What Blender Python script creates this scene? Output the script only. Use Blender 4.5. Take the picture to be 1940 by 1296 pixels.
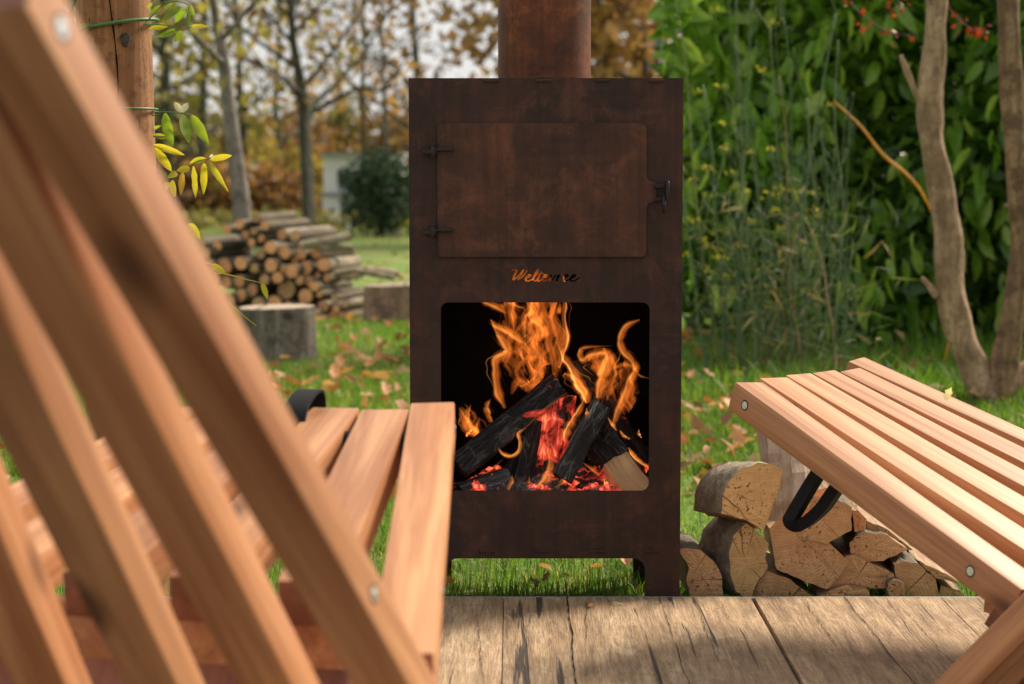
import bpy, bmesh, math, random
import numpy as np
from mathutils import Vector, Matrix, Euler
from math import sin, cos, tan, pi, radians as rad

for o in list(bpy.data.objects): bpy.data.objects.remove(o)
S = bpy.context.scene
COL = S.collection

# ------------------------------------------------------------------ camera
FPX, TH, CH = 3720.0, 0.0853, 0.794          # focal length in photo pixels, pitch, height above the deck
D = 3.60                                     # distance of the stove front
cam = bpy.data.cameras.new('camera')
camo = bpy.data.objects.new('camera', cam); COL.objects.link(camo)
camo.location = (0, 0, CH); camo.rotation_euler = (pi/2 - TH, 0, 0)
cam.sensor_width = 36; cam.lens = FPX/1940*36; cam.sensor_fit = 'HORIZONTAL'
cam.clip_start = .05; cam.clip_end = 1500
cam.dof.use_dof = True; cam.dof.focus_distance = 3.60; cam.dof.aperture_fstop = 4.9; cam.dof.aperture_blades = 0
S.camera = camo
# ------------------------------------------------------------------ world and sun
SUN = Vector((.60, .48, .64)).normalized()  # towards the sun: from the right
SUN_EL = math.asin(SUN.z); SUN_AZ = math.atan2(SUN.x, SUN.y)
W = bpy.data.worlds.new('World'); S.world = W; W.use_nodes = True
nt = W.node_tree; nt.nodes.clear()
out = nt.nodes.new('ShaderNodeOutputWorld'); bg = nt.nodes.new('ShaderNodeBackground')
sky = nt.nodes.new('ShaderNodeTexSky'); sky.sky_type = 'NISHITA'; sky.sun_disc = False
sky.sun_elevation = SUN_EL; sky.sun_rotation = SUN_AZ; sky.dust_density = 2.5; sky.air_density = 1.0
tc = nt.nodes.new('ShaderNodeTexCoord'); nz = nt.nodes.new('ShaderNodeTexNoise')
nz.inputs['Scale'].default_value = 2.6; nz.inputs['Detail'].default_value = 5
rp = nt.nodes.new('ShaderNodeValToRGB'); rp.color_ramp.elements[0].position = .30; rp.color_ramp.elements[1].position = .62
rp.color_ramp.elements[0].color = (.55,.55,.55,1)
mx = nt.nodes.new('ShaderNodeMixRGB'); mx.inputs[2].default_value = (6.8, 6.7, 6.55, 1)   # thin bright cloud cover
nt.links.new(tc.outputs['Generated'], nz.inputs['Vector']); nt.links.new(nz.outputs['Fac'], rp.inputs['Fac'])
nt.links.new(rp.outputs['Color'], mx.inputs['Fac']); nt.links.new(sky.outputs['Color'], mx.inputs[1])
nt.links.new(mx.outputs['Color'], bg.inputs['Color']); nt.links.new(bg.outputs['Background'], out.inputs['Surface'])
bg.inputs['Strength'].default_value = .10
sl = bpy.data.lights.new('sun', 'SUN'); so = bpy.data.objects.new('sun', sl); COL.objects.link(so)
sl.energy = 5.0; sl.angle = rad(16.0); sl.color = (1, .87, .70)
so.rotation_euler = (-SUN).to_track_quat('-Z', 'Y').to_euler()
so.location = (6, 6, 8)
# ------------------------------------------------------------------ exposure
S.view_settings.view_transform = 'Standard'; S.view_settings.look = 'None'
S.view_settings.exposure = 0.38; S.view_settings.gamma = 1; S.view_settings.use_curve_mapping = False
S.cycles.use_denoising = True
S.cycles.max_bounces = 8; S.cycles.transparent_max_bounces = 12; S.cycles.volume_bounces = 0
S.cycles.sample_clamp_indirect = 8

# ------------------------------------------------------------------ helpers
rng = np.random.default_rng(7); random.seed(7)
def ray(px, py):
    a, b = (px-970)/FPX, (648-py)/FPX
    c, s = cos(TH), sin(TH)
    return Vector((a, c + b*s, -s + b*c))
def at(px, py, Y):                           # the point seen at a photo pixel, at distance Y
    r = ray(px, py); return Vector((r.x*Y/r.y, Y, CH + r.z*Y/r.y))
def gz(y): return -.04 - .0095*max(0, y-14)  # lie of the lawn
def on_ground(px, py):
    r = ray(px, py); t = 2.0
    for k in range(4000):
        p = Vector((0, 0, CH)) + r*t
        if p.z <= gz(p.y): return p
        t *= 1.002
    return p
def px_scale(Y): return FPX/Y

def link(name, me, mat=None, parent=None):
    o = bpy.data.objects.new(name, me); COL.objects.link(o)
    if mat is not None and len(me.materials) == 0:
        for m in (mat if isinstance(mat, (list, tuple)) else [mat]): me.materials.append(m)
    if parent is not None: o.parent = parent
    return o
def tag(o, label=None, cat=None, group=None, kind=None):
    if label: o['label'] = label
    if cat: o['category'] = cat
    if group: o['group'] = group
    if kind: o['kind'] = kind
    return o
def empty(name, loc=(0,0,0), rz=0):
    o = bpy.data.objects.new(name, None); COL.objects.link(o); o.location = loc; o.rotation_euler = (0,0,rz)
    o.empty_display_size = .05
    return o
def smooth(me, ang=None):
    me.polygons.foreach_set('use_smooth', [True]*len(me.polygons))
    if ang:
        try: me.set_sharp_from_angle(angle=ang)
        except Exception: pass
    return me
class MB:                                    # collects verts and faces for ONE mesh
    def __init__(s): s.v = []; s.f = []; s.m = []
    def add(s, V, F, mi=0):
        b = len(s.v); s.v += [tuple(v) for v in V]; s.f += [tuple(b+i for i in f) for f in F]; s.m += [mi]*len(F); return s
    def mesh(s, name='m', sm=False, ang=None):
        me = bpy.data.meshes.new(name); me.from_pydata(s.v, [], s.f); me.update()
        if any(s.m): me.polygons.foreach_set('material_index', s.m)
        if sm: smooth(me, ang)
        return me
    def build(s, name, mat, parent=None, sm=False, ang=None): return link(name, s.mesh(name, sm, ang), mat, parent)
def box(c, d, M=None):
    x, y, z = d[0]/2, d[1]/2, d[2]/2
    V = [Vector(c)+ (M @ Vector(p) if M else Vector(p)) for p in [(-x,-y,-z),(x,-y,-z),(x,y,-z),(-x,y,-z),(-x,-y,z),(x,-y,z),(x,y,z),(-x,y,z)]]
    return V, [(0,3,2,1),(4,5,6,7),(0,1,5,4),(1,2,6,5),(2,3,7,6),(3,0,4,7)]
def tube(path, radii, n=8, caps=True):
    P = [Vector(p) for p in path]; V = []; F = []
    if not hasattr(radii, '__len__'): radii = [radii]*len(P)
    up = None
    for i, p in enumerate(P):
        t = (P[min(i+1, len(P)-1)] - P[max(i-1, 0)]).normalized()
        if up is None:
            up = Vector((0,0,1)) if abs(t.z) < .9 else Vector((1,0,0))
        u = (up - t*up.dot(t)).normalized(); w = t.cross(u); up = u
        for k in range(n):
            a = 2*pi*k/n; V.append(p + (u*cos(a) + w*sin(a))*radii[i])
    for i in range(len(P)-1):
        for k in range(n):
            F.append((i*n+k, i*n+(k+1)%n, (i+1)*n+(k+1)%n, (i+1)*n+k))
    if caps: F.append(tuple(range(n))[::-1]); F.append(tuple((len(P)-1)*n+k for k in range(n)))
    return V, F
def catmull(P, m=5):
    P = [Vector(p) for p in P]; Q = [P[0]*2-P[1]] + P + [P[-1]*2-P[-2]]; R = []
    for i in range(1, len(Q)-2):
        for k in range(m):
            t = k/m; a, b, c, d = Q[i-1], Q[i], Q[i+1], Q[i+2]
            R.append(.5*((2*b) + (c-a)*t + (2*a-5*b+4*c-d)*t*t + (3*b-a-3*c+d)*t**3))
    R.append(P[-1]); return R
def lerp_list(L, n):
    return [float(np.interp(i/(n-1)*(len(L)-1), range(len(L)), L)) for i in range(n)]
def bevel_mesh(name, V, F, w, seg=2):
    me = bpy.data.meshes.new(name); me.from_pydata([tuple(v) for v in V], [], F); me.update()
    bm = bmesh.new(); bm.from_mesh(me)
    bmesh.ops.bevel(bm, geom=bm.edges[:], offset=w, segments=seg, affect='EDGES', profile=.6)
    bmesh.ops.recalc_face_normals(bm, faces=bm.faces[:])
    bm.to_mesh(me); bm.free(); smooth(me, rad(40)); return me
def arrays_mesh(name, V, F, attrs=None):     # fast mesh from numpy: V (n,3), F (m,k)
    me = bpy.data.meshes.new(name); V = np.asarray(V, np.float32); F = np.asarray(F, np.int32); k = F.shape[1]
    me.vertices.add(len(V)); me.vertices.foreach_set('co', V.ravel())
    me.loops.add(F.size); me.loops.foreach_set('vertex_index', F.ravel())
    me.polygons.add(len(F)); me.polygons.foreach_set('loop_start', np.arange(len(F), dtype=np.int32)*k)
    try: me.polygons.foreach_set('loop_total', np.full(len(F), k, np.int32))
    except Exception: pass
    for n, a in (attrs or {}).items():
        at_ = me.attributes.new(n, 'FLOAT', 'POINT'); at_.data.foreach_set('value', np.asarray(a, np.float32))
    me.update(calc_edges=True); me.validate(); return me

# ------------------------------------------------------------------ materials
class MT:
    def __init__(s, name):
        s.m = bpy.data.materials.new(name); s.m.use_nodes = True; s.nt = s.m.node_tree
        s.b = s.nt.nodes['Principled BSDF']; s.o = s.nt.nodes['Material Output']
    def n(s, t, ins=None, **kw):
        x = s.nt.nodes.new('ShaderNode'+t)
        for k, v in kw.items(): setattr(x, k, v)
        for k, v in (ins or {}).items(): s.set(x.inputs[k], v)
        return x
    def set(s, sock, v):
        if isinstance(v, bpy.types.NodeSocket): s.nt.links.new(v, sock)
        elif isinstance(v, bpy.types.Node): s.nt.links.new(v.outputs[0], sock)
        else:
            if isinstance(v, (tuple, list)) and len(v) == 3 and sock.type == 'RGBA': v = (*v, 1)
            sock.default_value = v
    def P(s, **kw):
        for k, v in kw.items(): s.set(s.b.inputs[k.replace('_', ' ')], v)
        return s
    def coord(s, scale=(1,1,1), kind='Object', rand=0, loc=None):
        t = s.n('TexCoord'); v = t.outputs[kind]
        if rand:
            oi = s.n('ObjectInfo'); mu = s.n('Math', {0: oi.outputs['Random'], 1: rand}, operation='MULTIPLY')
            v = s.n('VectorMath', {0: v, 1: mu.outputs[0]}, operation='ADD').outputs[0]
        return s.n('Mapping', {'Vector': v, 'Scale': scale}).outputs[0]
    def noise(s, vec, scale=5, detail=4, rough=.55, dist=0):
        return s.n('TexNoise', {'Vector': vec, 'Scale': scale, 'Detail': detail, 'Roughness': rough, 'Distortion': dist}).outputs['Fac']
    def ramp(s, fac, stops, interp='LINEAR'):
        r = s.n('ValToRGB', {'Fac': fac}); cr = r.color_ramp; cr.interpolation = interp
        while len(cr.elements) < len(stops): cr.elements.new(.5)
        for e, (p, c) in zip(cr.elements, stops):
            e.position = p; e.color = (*c, 1) if hasattr(c, '__len__') else (c, c, c, 1)
        return r.outputs[0]
    def mix(s, fac, a, b, mode='MIX'):
        return s.n('MixRGB', {'Fac': fac, 'Color1': a, 'Color2': b}, blend_type=mode).outputs[0]
    def math(s, op, a, b=0, clamp=False):
        return s.n('Math', {0: a, 1: b}, operation=op, use_clamp=clamp).outputs[0]
    def bump(s, h, strength=.3, dist=.01):
        s.set(s.b.inputs['Normal'], s.n('Bump', {'Height': h, 'Strength': strength, 'Distance': dist}).outputs[0]); return s

def wood(name, light, dark, rough=.5, grain=1.0, knots=True, bump=.15, coat=0):
    t = MT(name)                               # grain runs along local Y
    v = t.coord((1,1,1), rand=40)
    g = t.noise(t.n('Mapping', {'Vector': v, 'Scale': (28*grain, .9, 28*grain)}).outputs[0], 1, 5, .6, .9)
    f = t.noise(t.n('Mapping', {'Vector': v, 'Scale': (170*grain, 4, 170*grain)}).outputs[0], 1, 3, .6)
    c = t.ramp(g, [(.30, dark), (.46, tuple(.5*(a+b) for a, b in zip(light, dark))), (.58, light), (.75, tuple(min(1, x*1.12) for x in light))])
    c = t.mix(t.ramp(f, [(.35, .0), (.7, .38)]), c, tuple(x*.62 for x in dark), 'MIX')
    big = t.noise(v, 3.0, 2)
    c = t.mix(t.ramp(big, [(.3, .3), (.7, 0)]), c, dark)
    if knots:
        vo = t.n('TexVoronoi', {'Vector': t.n('Mapping', {'Vector': v, 'Scale': (9, 3.2, 9)}).outputs[0], 'Scale': 1.0}).outputs['Distance']
        c = t.mix(t.ramp(vo, [(.08, .9), (.19, 0)]), c, tuple(x*.30 for x in dark))
    hs = t.n('HueSaturation', {'Color': c, 'Value': t.math('MULTIPLY_ADD', t.n('ObjectInfo').outputs['Random'], .36)})
    hs.inputs['Value'].links and None
    mm = hs.inputs['Value'].links[0].from_node; mm.inputs[2].default_value = .82
    t.P(Base_Color=hs.outputs[0], Roughness=t.ramp(f, [(.2, rough-.08), (.8, rough+.1)]))
    t.bump(f, bump, .002)
    if coat: t.P(Coat_Weight=coat, Coat_Roughness=.3)
    return t.m

MAT = {}
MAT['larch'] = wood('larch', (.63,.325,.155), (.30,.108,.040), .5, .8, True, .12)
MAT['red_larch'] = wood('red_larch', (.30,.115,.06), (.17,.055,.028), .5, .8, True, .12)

def deck_mat():
    t = MT('weathered_deck'); v = t.coord((1,1,1), rand=30)
    g = t.noise(t.n('Mapping', {'Vector': v, 'Scale': (45,3.0,45)}).outputs[0], 1, 6, .7, .5)
    f = t.noise(t.n('Mapping', {'Vector': v, 'Scale': (260,16,260)}).outputs[0], 1, 4, .7)
    c = t.ramp(g, [(.27,(.11,.060,.029)), (.42,(.30,.188,.098)), (.57,(.47,.315,.175)), (.8,(.55,.40,.245))])
    st = t.noise(t.n('Mapping', {'Vector': v, 'Scale': (5,9,5)}).outputs[0], 1, 7, .7, .8)
    c = t.mix(t.ramp(st, [(.36,.5),(.52,0)]), c, (.22,.14,.08))
    st2 = t.noise(t.n('Mapping', {'Vector': v, 'Scale': (16,5,16)}).outputs[0], 1, 5, .65, 1.2)
    c = t.mix(t.ramp(st2, [(.54,0),(.68,.55)]), c, (.66,.50,.32))
    cr = t.noise(t.n('Mapping', {'Vector': v, 'Scale': (34,1.1,34)}).outputs[0], 1, 4, .55, .4)
    ck = t.ramp(cr, [(.33,1),(.365,0)])
    c = t.mix(ck, c, (.03,.018,.011))
    sp = t.noise(t.n('Mapping', {'Vector': v, 'Scale': (150,60,150)}).outputs[0], 1, 3, .6)
    c = t.mix(t.ramp(sp, [(.30,.85),(.37,0)]), c, (.05,.03,.018))
    c = t.mix(t.ramp(f, [(.36,.55),(.58,0)]), c, (.13,.085,.05))
    t.P(Base_Color=c, Roughness=.75)
    h = t.math('SUBTRACT', t.math('ADD', f, g), t.math('MULTIPLY', ck, 1.5))
    t.bump(h, .8, .004); return t.m
MAT['deck'] = deck_mat()

def rust(name, c0, c1, c2, heat=True, rough=.55):
    t = MT(name); v = t.coord((1,1,1), rand=5)
    a = t.noise(v, 5.5, 7, .68, .8); b = t.noise(v, 30, 7, .8); f = t.noise(v, 320, 3, .7)
    s = t.noise(t.n('Mapping', {'Vector': v, 'Scale': (5, 5, 60)}).outputs[0], 1, 5, .65)
    s2 = t.noise(t.n('Mapping', {'Vector': v, 'Scale': (70, 70, 4)}).outputs[0], 1, 4, .65)
    c = t.ramp(a, [(.34, c0), (.48, c1), (.62, c2)])
    c = t.mix(t.ramp(b, [(.38,.55),(.6,0)]), c, c0)
    c = t.mix(t.ramp(s, [(.45,0),(.75,.45)]), c, tuple(x*1.5 for x in c1))
    o_ = t.noise(v, 13, 7, .75, .5); c = t.mix(t.ramp(o_, [(.52,0),(.66,.6)]), c, tuple(x*1.55 for x in c2)); c = t.mix(t.ramp(o_, [(.30,.55),(.44,0)]), c, (.030,.024,.023))
    c = t.mix(t.ramp(s2, [(.4,.35),(.62,0)]), c, tuple(x*.6 for x in c0))
    c = t.mix(t.ramp(f, [(.64,0),(.74,.55)]), c, (.09,.055,.042))
    c = t.mix(t.ramp(f, [(.28,.6),(.36,0)]), c, (.008,.006,.006))
    t.P(Base_Color=c, Roughness=t.ramp(b, [(.3,rough),(.7,rough+.2)]), Specular_IOR_Level=.3)
    t.bump(t.math('ADD', f, b), .22, .0012); return t.m
MAT['rust'] = rust('rusted_steel', (.023,.012,.010), (.046,.0205,.014), (.074,.029,.017))
MAT['rust_door'] = rust('rusted_door_steel', (.032,.015,.010), (.066,.028,.016), (.108,.041,.020))
MAT['rust_pipe'] = rust('rusted_pipe_steel', (.05,.016,.008), (.12,.036,.013), (.21,.066,.020))
def plain(name, col, rough=.5, metal=0, nscale=60, var=.25, spec=.5):
    t = MT(name); v = t.coord(rand=9); n = t.noise(v, nscale, 4, .6)
    c = t.ramp(n, [(.3, tuple(x*(1-var) for x in col)), (.7, tuple(min(1,x*(1+var)) for x in col))])
    t.P(Base_Color=c, Roughness=rough, Metallic=metal, Specular_IOR_Level=spec); t.bump(n, .1, .001); return t.m
MAT['iron'] = plain('dark_iron', (.018,.014,.013), .5, .3, 120, .4)
MAT['soot'] = plain('soot', (.006,.0055,.005), .95, 0, 30, .4, .1)
MAT['rubber'] = plain('black_webbing', (.008,.008,.009), .6, 0, 300, .3, .2)
MAT['zinc'] = plain('zinc', (.75,.76,.75), .35, .9, 200, .2)
MAT['edging'] = plain('grey_edging', (.36,.37,.38), .5, .3, 60, .2)
MAT['white_paint'] = plain('white_paint', (.78,.79,.80), .6, 0, 2, .04)
MAT['grey_paint'] = plain('grey_paint', (.30,.31,.31), .6, 0, 2, .08)
MAT['stone'] = plain('pale_stone', (.55,.52,.48), .8, 0, 12, .25)
MAT['wire'] = plain('green_wire', (.07,.16,.04), .45, 0, 100, .2)
def glass():
    t = MT('dark_glass'); t.P(Base_Color=(.015,.018,.022), Roughness=.08); return t.m
MAT['glass'] = glass()

def endgrain(name, light, dark, ring=55, speck=True):
    t = MT(name); v = t.coord(rand=0); vr = t.coord(rand=7)
    d = t.noise(vr, 9, 3, .5)
    vv = t.n('VectorMath', {0: v, 1: t.n('VectorMath', {0: t.n('CombineXYZ', {0: d, 2: d}).outputs[0], 'Scale': .035}, operation='SCALE').outputs[0]}, operation='ADD').outputs[0]
    w = t.n('TexWave', {'Vector': vv, 'Scale': ring, 'Distortion': 1.2, 'Detail': 2, 'Detail Scale': 3}, wave_type='RINGS', rings_direction='Y').outputs['Fac']
    n = t.noise(vr, 30, 5, .65)
    c = t.mix(t.math('MULTIPLY', w, .34), light, dark)
    c = t.mix(t.ramp(n, [(.36,.5),(.60,0)]), c, dark)
    if speck:
        s = t.noise(vr, 150, 2, .5); z = t.noise(vr, 11, 2, .5)
        c = t.mix(t.math('MULTIPLY', t.ramp(s, [(.33,1),(.42,0)]), t.ramp(z, [(.44,0),(.6,.9)])), c, (.035,.022,.014))
    gr = t.n('TexGradient', {'Vector': t.n('Mapping', {'Vector': vv, 'Rotation': (pi/2,0,0)}).outputs[0]}, gradient_type='RADIAL').outputs['Fac']
    oi = t.n('ObjectInfo').outputs['Random']
    rc = t.n('TexNoise', {'W': t.math('ADD', t.math('MULTIPLY', gr, 46), t.math('MULTIPLY', oi, 90)), 'Scale': 1.0, 'Detail': 2}, noise_dimensions='1D').outputs['Fac']
    c = t.mix(t.ramp(rc, [(.27,.9),(.33,0)]), c, tuple(x*.18 for x in dark))
    saw = t.noise(t.n('Mapping', {'Vector': vr, 'Scale': (30,30,320), 'Rotation': (0,.5,0)}).outputs[0], 1, 2, .5)
    c = t.mix(t.ramp(saw, [(.35,.3),(.6,0)]), c, dark)
    hs = t.n('HueSaturation', {'Color': c, 'Value': t.math('MULTIPLY_ADD', t.n('ObjectInfo').outputs['Random'], .36)})
    hs.inputs['Value'].links[0].from_node.inputs[2].default_value = .80
    t.P(Base_Color=hs.outputs[0], Roughness=.8); t.bump(t.math('ADD', saw, n), .45, .003); return t.m
MAT['end_pale'] = endgrain('cut_end_pale', (.86,.57,.26), (.56,.31,.12))
MAT['end_brown'] = endgrain('cut_end_brown', (.68,.41,.205), (.38,.19,.085))
MAT['end_orange'] = endgrain('cut_end_orange', (.88,.44,.21), (.60,.25,.10), 40, False)
MAT['end_grey'] = endgrain('cut_end_grey', (.46,.37,.27), (.30,.22,.15), 30, False)
def bark(name, light, dark, sy=5, sx=30, moss=0):
    t = MT(name); v = t.coord(rand=13)
    m = t.n('Mapping', {'Vector': v, 'Scale': (sx, sy, sx)}).outputs[0]
    n = t.noise(m, 1, 7, .72, .6); k = t.noise(v, 70, 4, .7)
    c = t.ramp(n, [(.32, dark), (.52, tuple(.5*(a+b) for a, b in zip(light, dark))), (.68, light)])
    c = t.mix(t.ramp(k, [(.4,.5),(.6,0)]), c, tuple(x*.5 for x in dark))
    if moss:
        q = t.noise(v, 7, 4, .6); c = t.mix(t.ramp(q, [(.45,0),(.62,moss)]), c, (.10,.12,.03))
    t.P(Base_Color=c, Roughness=.9); t.bump(t.math('ADD', n, k), .7, .006); return t.m
MAT['bark'] = bark('rough_bark', (.26,.20,.14), (.07,.05,.035), 5, 30, .25)
MAT['bark_pale'] = bark('pale_bark', (.56,.48,.36), (.18,.135,.09), 18, 14, .35)
MAT['bark_stump'] = bark('stump_bark', (.27,.225,.175), (.075,.058,.045), 26, 26, 0)
MAT['bark_dark'] = bark('dark_bark', (.10,.078,.06), (.028,.022,.018), 5, 26, 0)
MAT['bark_z'] = bark('trunk_bark', (.34,.235,.145), (.13,.08,.045), 30, 30, 0)
def trunkbark(name, light, dark, sz=4, sx=26, moss=0, patch=.85):
    t = MT(name); v = t.coord(rand=3)
    m = t.n('Mapping', {'Vector': v, 'Scale': (sx, sx, sz)}).outputs[0]
    n = t.noise(m, 1, 6, .65, .8); k = t.noise(v, 12, 4, .6)
    c = t.ramp(n, [(.30, dark), (.5, tuple(.55*a+.45*b for a, b in zip(light, dark))), (.66, light)])
    c = t.mix(t.ramp(k, [(.40,patch),(.52,0)]), c, dark)
    k2 = t.noise(v, 55, 4, .7); c = t.mix(t.ramp(k2, [(.36,.6),(.5,0)]), c, tuple(x*.6 for x in dark))
    if moss: c = t.mix(t.ramp(t.noise(v, 5, 3), [(.45,0),(.6,moss)]), c, (.07,.10,.04))
    t.P(Base_Color=c, Roughness=.82); t.bump(n, .5, .008); return t.m
MAT['trunk'] = trunkbark('smooth_trunk', (.50,.335,.20), (.17,.10,.055), 4, 26, 0, .6)
MAT['post_wood'] = trunkbark('post_wood', (.40,.19,.07), (.17,.07,.025), 1.6, 40, 0, .3)
MAT['trunk2'] = trunkbark('brown_trunk', (.34,.21,.115), (.10,.055,.028))
MAT['trunk_grey'] = trunkbark('grey_trunk', (.30,.255,.215), (.10,.085,.07), 2, 18)
MAT['trunk_dark'] = trunkbark('dark_trunk', (.075,.062,.05), (.028,.024,.02), 2, 12, .4)
MAT['stump_red'] = trunkbark('reddish_stump', (.42,.25,.17), (.14,.075,.05), 3, 30)
MAT['stump'] = trunkbark('weathered_stump', (.27,.225,.175), (.075,.058,.045), 3, 46)
def split(name, light, dark):
    t = MT(name); v = t.coord(rand=21)
    n = t.noise(t.n('Mapping', {'Vector': v, 'Scale': (70,5,70)}).outputs[0], 1, 6, .7, .5); b = t.noise(v, 10, 3)
    c = t.ramp(n, [(.3, dark), (.62, light)]); c = t.mix(t.ramp(b, [(.4,.5),(.62,0)]), c, dark)
    t.P(Base_Color=c, Roughness=.8); t.bump(n, .6, .006); return t.m
MAT['split'] = split('split_wood', (.48,.32,.18), (.20,.105,.05))
MAT['split_white'] = split('split_wood_pale', (.70,.58,.46), (.36,.24,.16))
MAT['split_warm'] = split('split_wood_warm', (.80,.50,.26), (.42,.21,.09))
MAT['split_dark'] = split('split_wood_dark', (.20,.12,.07), (.06,.035,.022))
def charm(name, glow, gscale=14, base=(.012,.011,.011), ash=.25, bias=.56):
    t = MT(name); v = t.coord(rand=17)
    n = t.noise(t.n('Mapping', {'Vector': v, 'Scale': (110,10,110)}).outputs[0], 1, 6, .72, .3)
    k = t.n('TexVoronoi', {'Vector': t.n('Mapping', {'Vector': v, 'Scale': (60,17,60)}).outputs[0], 'Scale': 1.0, 'Randomness': 1.0}, feature='DISTANCE_TO_EDGE').outputs['Distance']
    b = t.noise(v, gscale, 4, .6, .5)
    c = t.ramp(n, [(.4, base), (.56, tuple(x*2.2 for x in base)), (.70, (ash*.55,ash*.52,ash*.50))])
    big_ = t.noise(v, 22, 4, .6); c = t.mix(t.math('MULTIPLY', t.ramp(k, [(0,.8),(.05,0)]), t.ramp(big_, [(.40,0),(.6,.8)])), c, (.20,.19,.18))
    c = t.mix(t.math('MULTIPLY', t.ramp(big_, [(.56,0),(.72,.55)]), n), c, (.30,.29,.28))
    t.P(Base_Color=c, Roughness=.85, Specular_IOR_Level=.25); t.bump(t.math('ADD', t.math('MULTIPLY', n, 1.6), t.ramp(k, [(0,0),(.07,.35)])), 1.0, .005)
    if glow:
        mask = t.ramp(b, [(bias,0),(bias+.10,1)])
        fil = t.math('ADD', t.ramp(n, [(.36,.12),(.66,.8)]), t.ramp(k, [(0,.25),(.10,0)]))
        e = t.math('MULTIPLY', mask, fil)
        t.P(Emission_Color=t.ramp(e, [(0,(.8,.035,.018)),(.5,(1,.085,.04)),(1,(1,.32,.11))]), Emission_Strength=t.math('MULTIPLY', e, glow))
    return t.m
MAT['char'] = charm('charred_wood', 0)
MAT['char_glow'] = charm('charred_wood_glowing', 1.1, 16, bias=.64)
MAT['ember'] = charm('ember_wood', 1.15, 18, (.025,.010,.009), .12, .45)
MAT['char_ash'] = charm('ashy_charred_wood', 0, ash=1.0, base=(.022,.021,.02))
MAT['ash'] = charm('ashen_wood', .7, 20, (.05,.05,.05), 1.0, .66)
MAT['ember_bed'] = charm('ember_bed', 1.5, 26, (.05,.045,.042), .7, .50)
def fire(name, col, s):
    t = MT(name); t.nt.nodes.remove(t.b)
    e = t.n('Emission', {'Color': col, 'Strength': s}); t.nt.links.new(e.outputs[0], t.o.inputs['Volume']); return t.m
def fire_noise(name, col, st, sc=(55,55,16)):
    t = MT(name); t.nt.nodes.remove(t.b); v = t.coord((1,1,1))
    w = t.n('TexNoise', {'Vector': v, 'Scale': 14, 'Detail': 2}).outputs['Color']
    vv = t.n('VectorMath', {0: v, 1: t.n('VectorMath', {0: w, 'Scale': .09}, operation='SCALE').outputs[0]}, operation='ADD').outputs[0]
    a = t.noise(t.n('Mapping', {'Vector': vv, 'Scale': sc}).outputs[0], 1, 3, .55, .6)
    e = t.n('Emission', {'Color': col, 'Strength': t.math('MULTIPLY', t.ramp(a, [(.50,.0),(.58,.4),(.70,1.6)]), st)}); t.nt.links.new(e.outputs[0], t.o.inputs['Volume']); return t.m
MAT['flame_dim'] = fire('flame_dim', (1,.20,.025), 7)
MAT['flame_mid'] = fire('flame_mid', (1,.25,.035), 17)
MAT['flame_hot'] = fire('flame_hot', (1,.34,.06), 44)
MAT['flame_core'] = fire('flame_core', (1,.46,.12), 110)
MAT['flame_veil'] = fire_noise('flame_veil', (1,.21,.028), 38, (80,80,14))

def leafmat(name, stops, rough=.4, trans=.45, attr=None, spec=.4, gl=.08):
    t = MT(name)
    if attr: f = t.n('Attribute', attribute_name=attr).outputs['Fac']
    else: f = t.n('ObjectInfo').outputs['Random']
    c = t.ramp(f, stops)
    n = t.noise(t.coord(rand=3), 45, 3); c = t.mix(t.ramp(n, [(.35,.28),(.65,0)]), c, t.mix(1, c, (.5,.45,.35), 'MULTIPLY'))
    t.P(Base_Color=c, Roughness=rough, Specular_IOR_Level=spec)
    tr = t.n('BsdfTranslucent', {'Color': t.mix(1, c, (1.5,1.5,.9), 'MULTIPLY')})
    ms = t.n('MixShader', {0: trans, 1: t.b.outputs[0], 2: tr.outputs[0]})
    t.nt.links.new(ms.outputs[0], t.o.inputs['Surface']); return t.m
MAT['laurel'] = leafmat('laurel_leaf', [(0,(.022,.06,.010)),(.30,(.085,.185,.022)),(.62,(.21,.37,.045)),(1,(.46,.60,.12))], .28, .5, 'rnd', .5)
MAT['laurel_one'] = leafmat('laurel_leaf_single', [(0,(.12,.26,.028)),(.5,(.26,.44,.05)),(1,(.48,.62,.12))], .28, .5, None, .5)
MAT['vine'] = leafmat('vine_leaf_green', [(0,(.16,.25,.025)),(1,(.26,.34,.03))], .45, .5)
MAT['vine_y'] = leafmat('vine_leaf_yellow', [(0,(.46,.42,.03)),(1,(.62,.50,.04))], .45, .5)
MAT['vine_o'] = leafmat('vine_leaf_ochre', [(0,(.55,.33,.04)),(1,(.6,.36,.05))], .5, .5)
MAT['vine_p'] = leafmat('vine_leaf_pale', [(0,(.62,.60,.42)),(1,(.66,.64,.48))], .5, .4)
MAT['grass'] = leafmat('grass_blades', [(0,(.05,.11,.012)),(.5,(.13,.26,.02)),(.88,(.24,.37,.035)),(.95,(.42,.36,.13)),(1,(.40,.28,.12))], .5, .45, 'rnd')
MAT['fallen'] = leafmat('fallen_leaf', [(0,(.30,.11,.035)),(.3,(.50,.24,.09)),(.6,(.60,.36,.19)),(.8,(.58,.19,.04)),(1,(.66,.46,.27))], .6, .25)
MAT['fallen_all'] = leafmat('fallen_leaves', [(0,(.18,.075,.028)),(.4,(.33,.16,.07)),(.7,(.42,.14,.03)),(1,(.48,.33,.18))], .6, .25, 'rnd')
MAT['red'] = leafmat('red_leaf', [(0,(.26,.018,.016)),(1,(.38,.05,.02))], .45, .4, 'rnd')
MAT['straw'] = leafmat('dry_stem', [(0,(.30,.20,.10)),(1,(.46,.34,.19))], .7, .2, 'rnd')
MAT['fennel'] = leafmat('fennel_stem', [(0,(.075,.14,.06)),(.5,(.15,.22,.115)),(1,(.30,.31,.13))], .55, .25, 'rnd')
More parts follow.
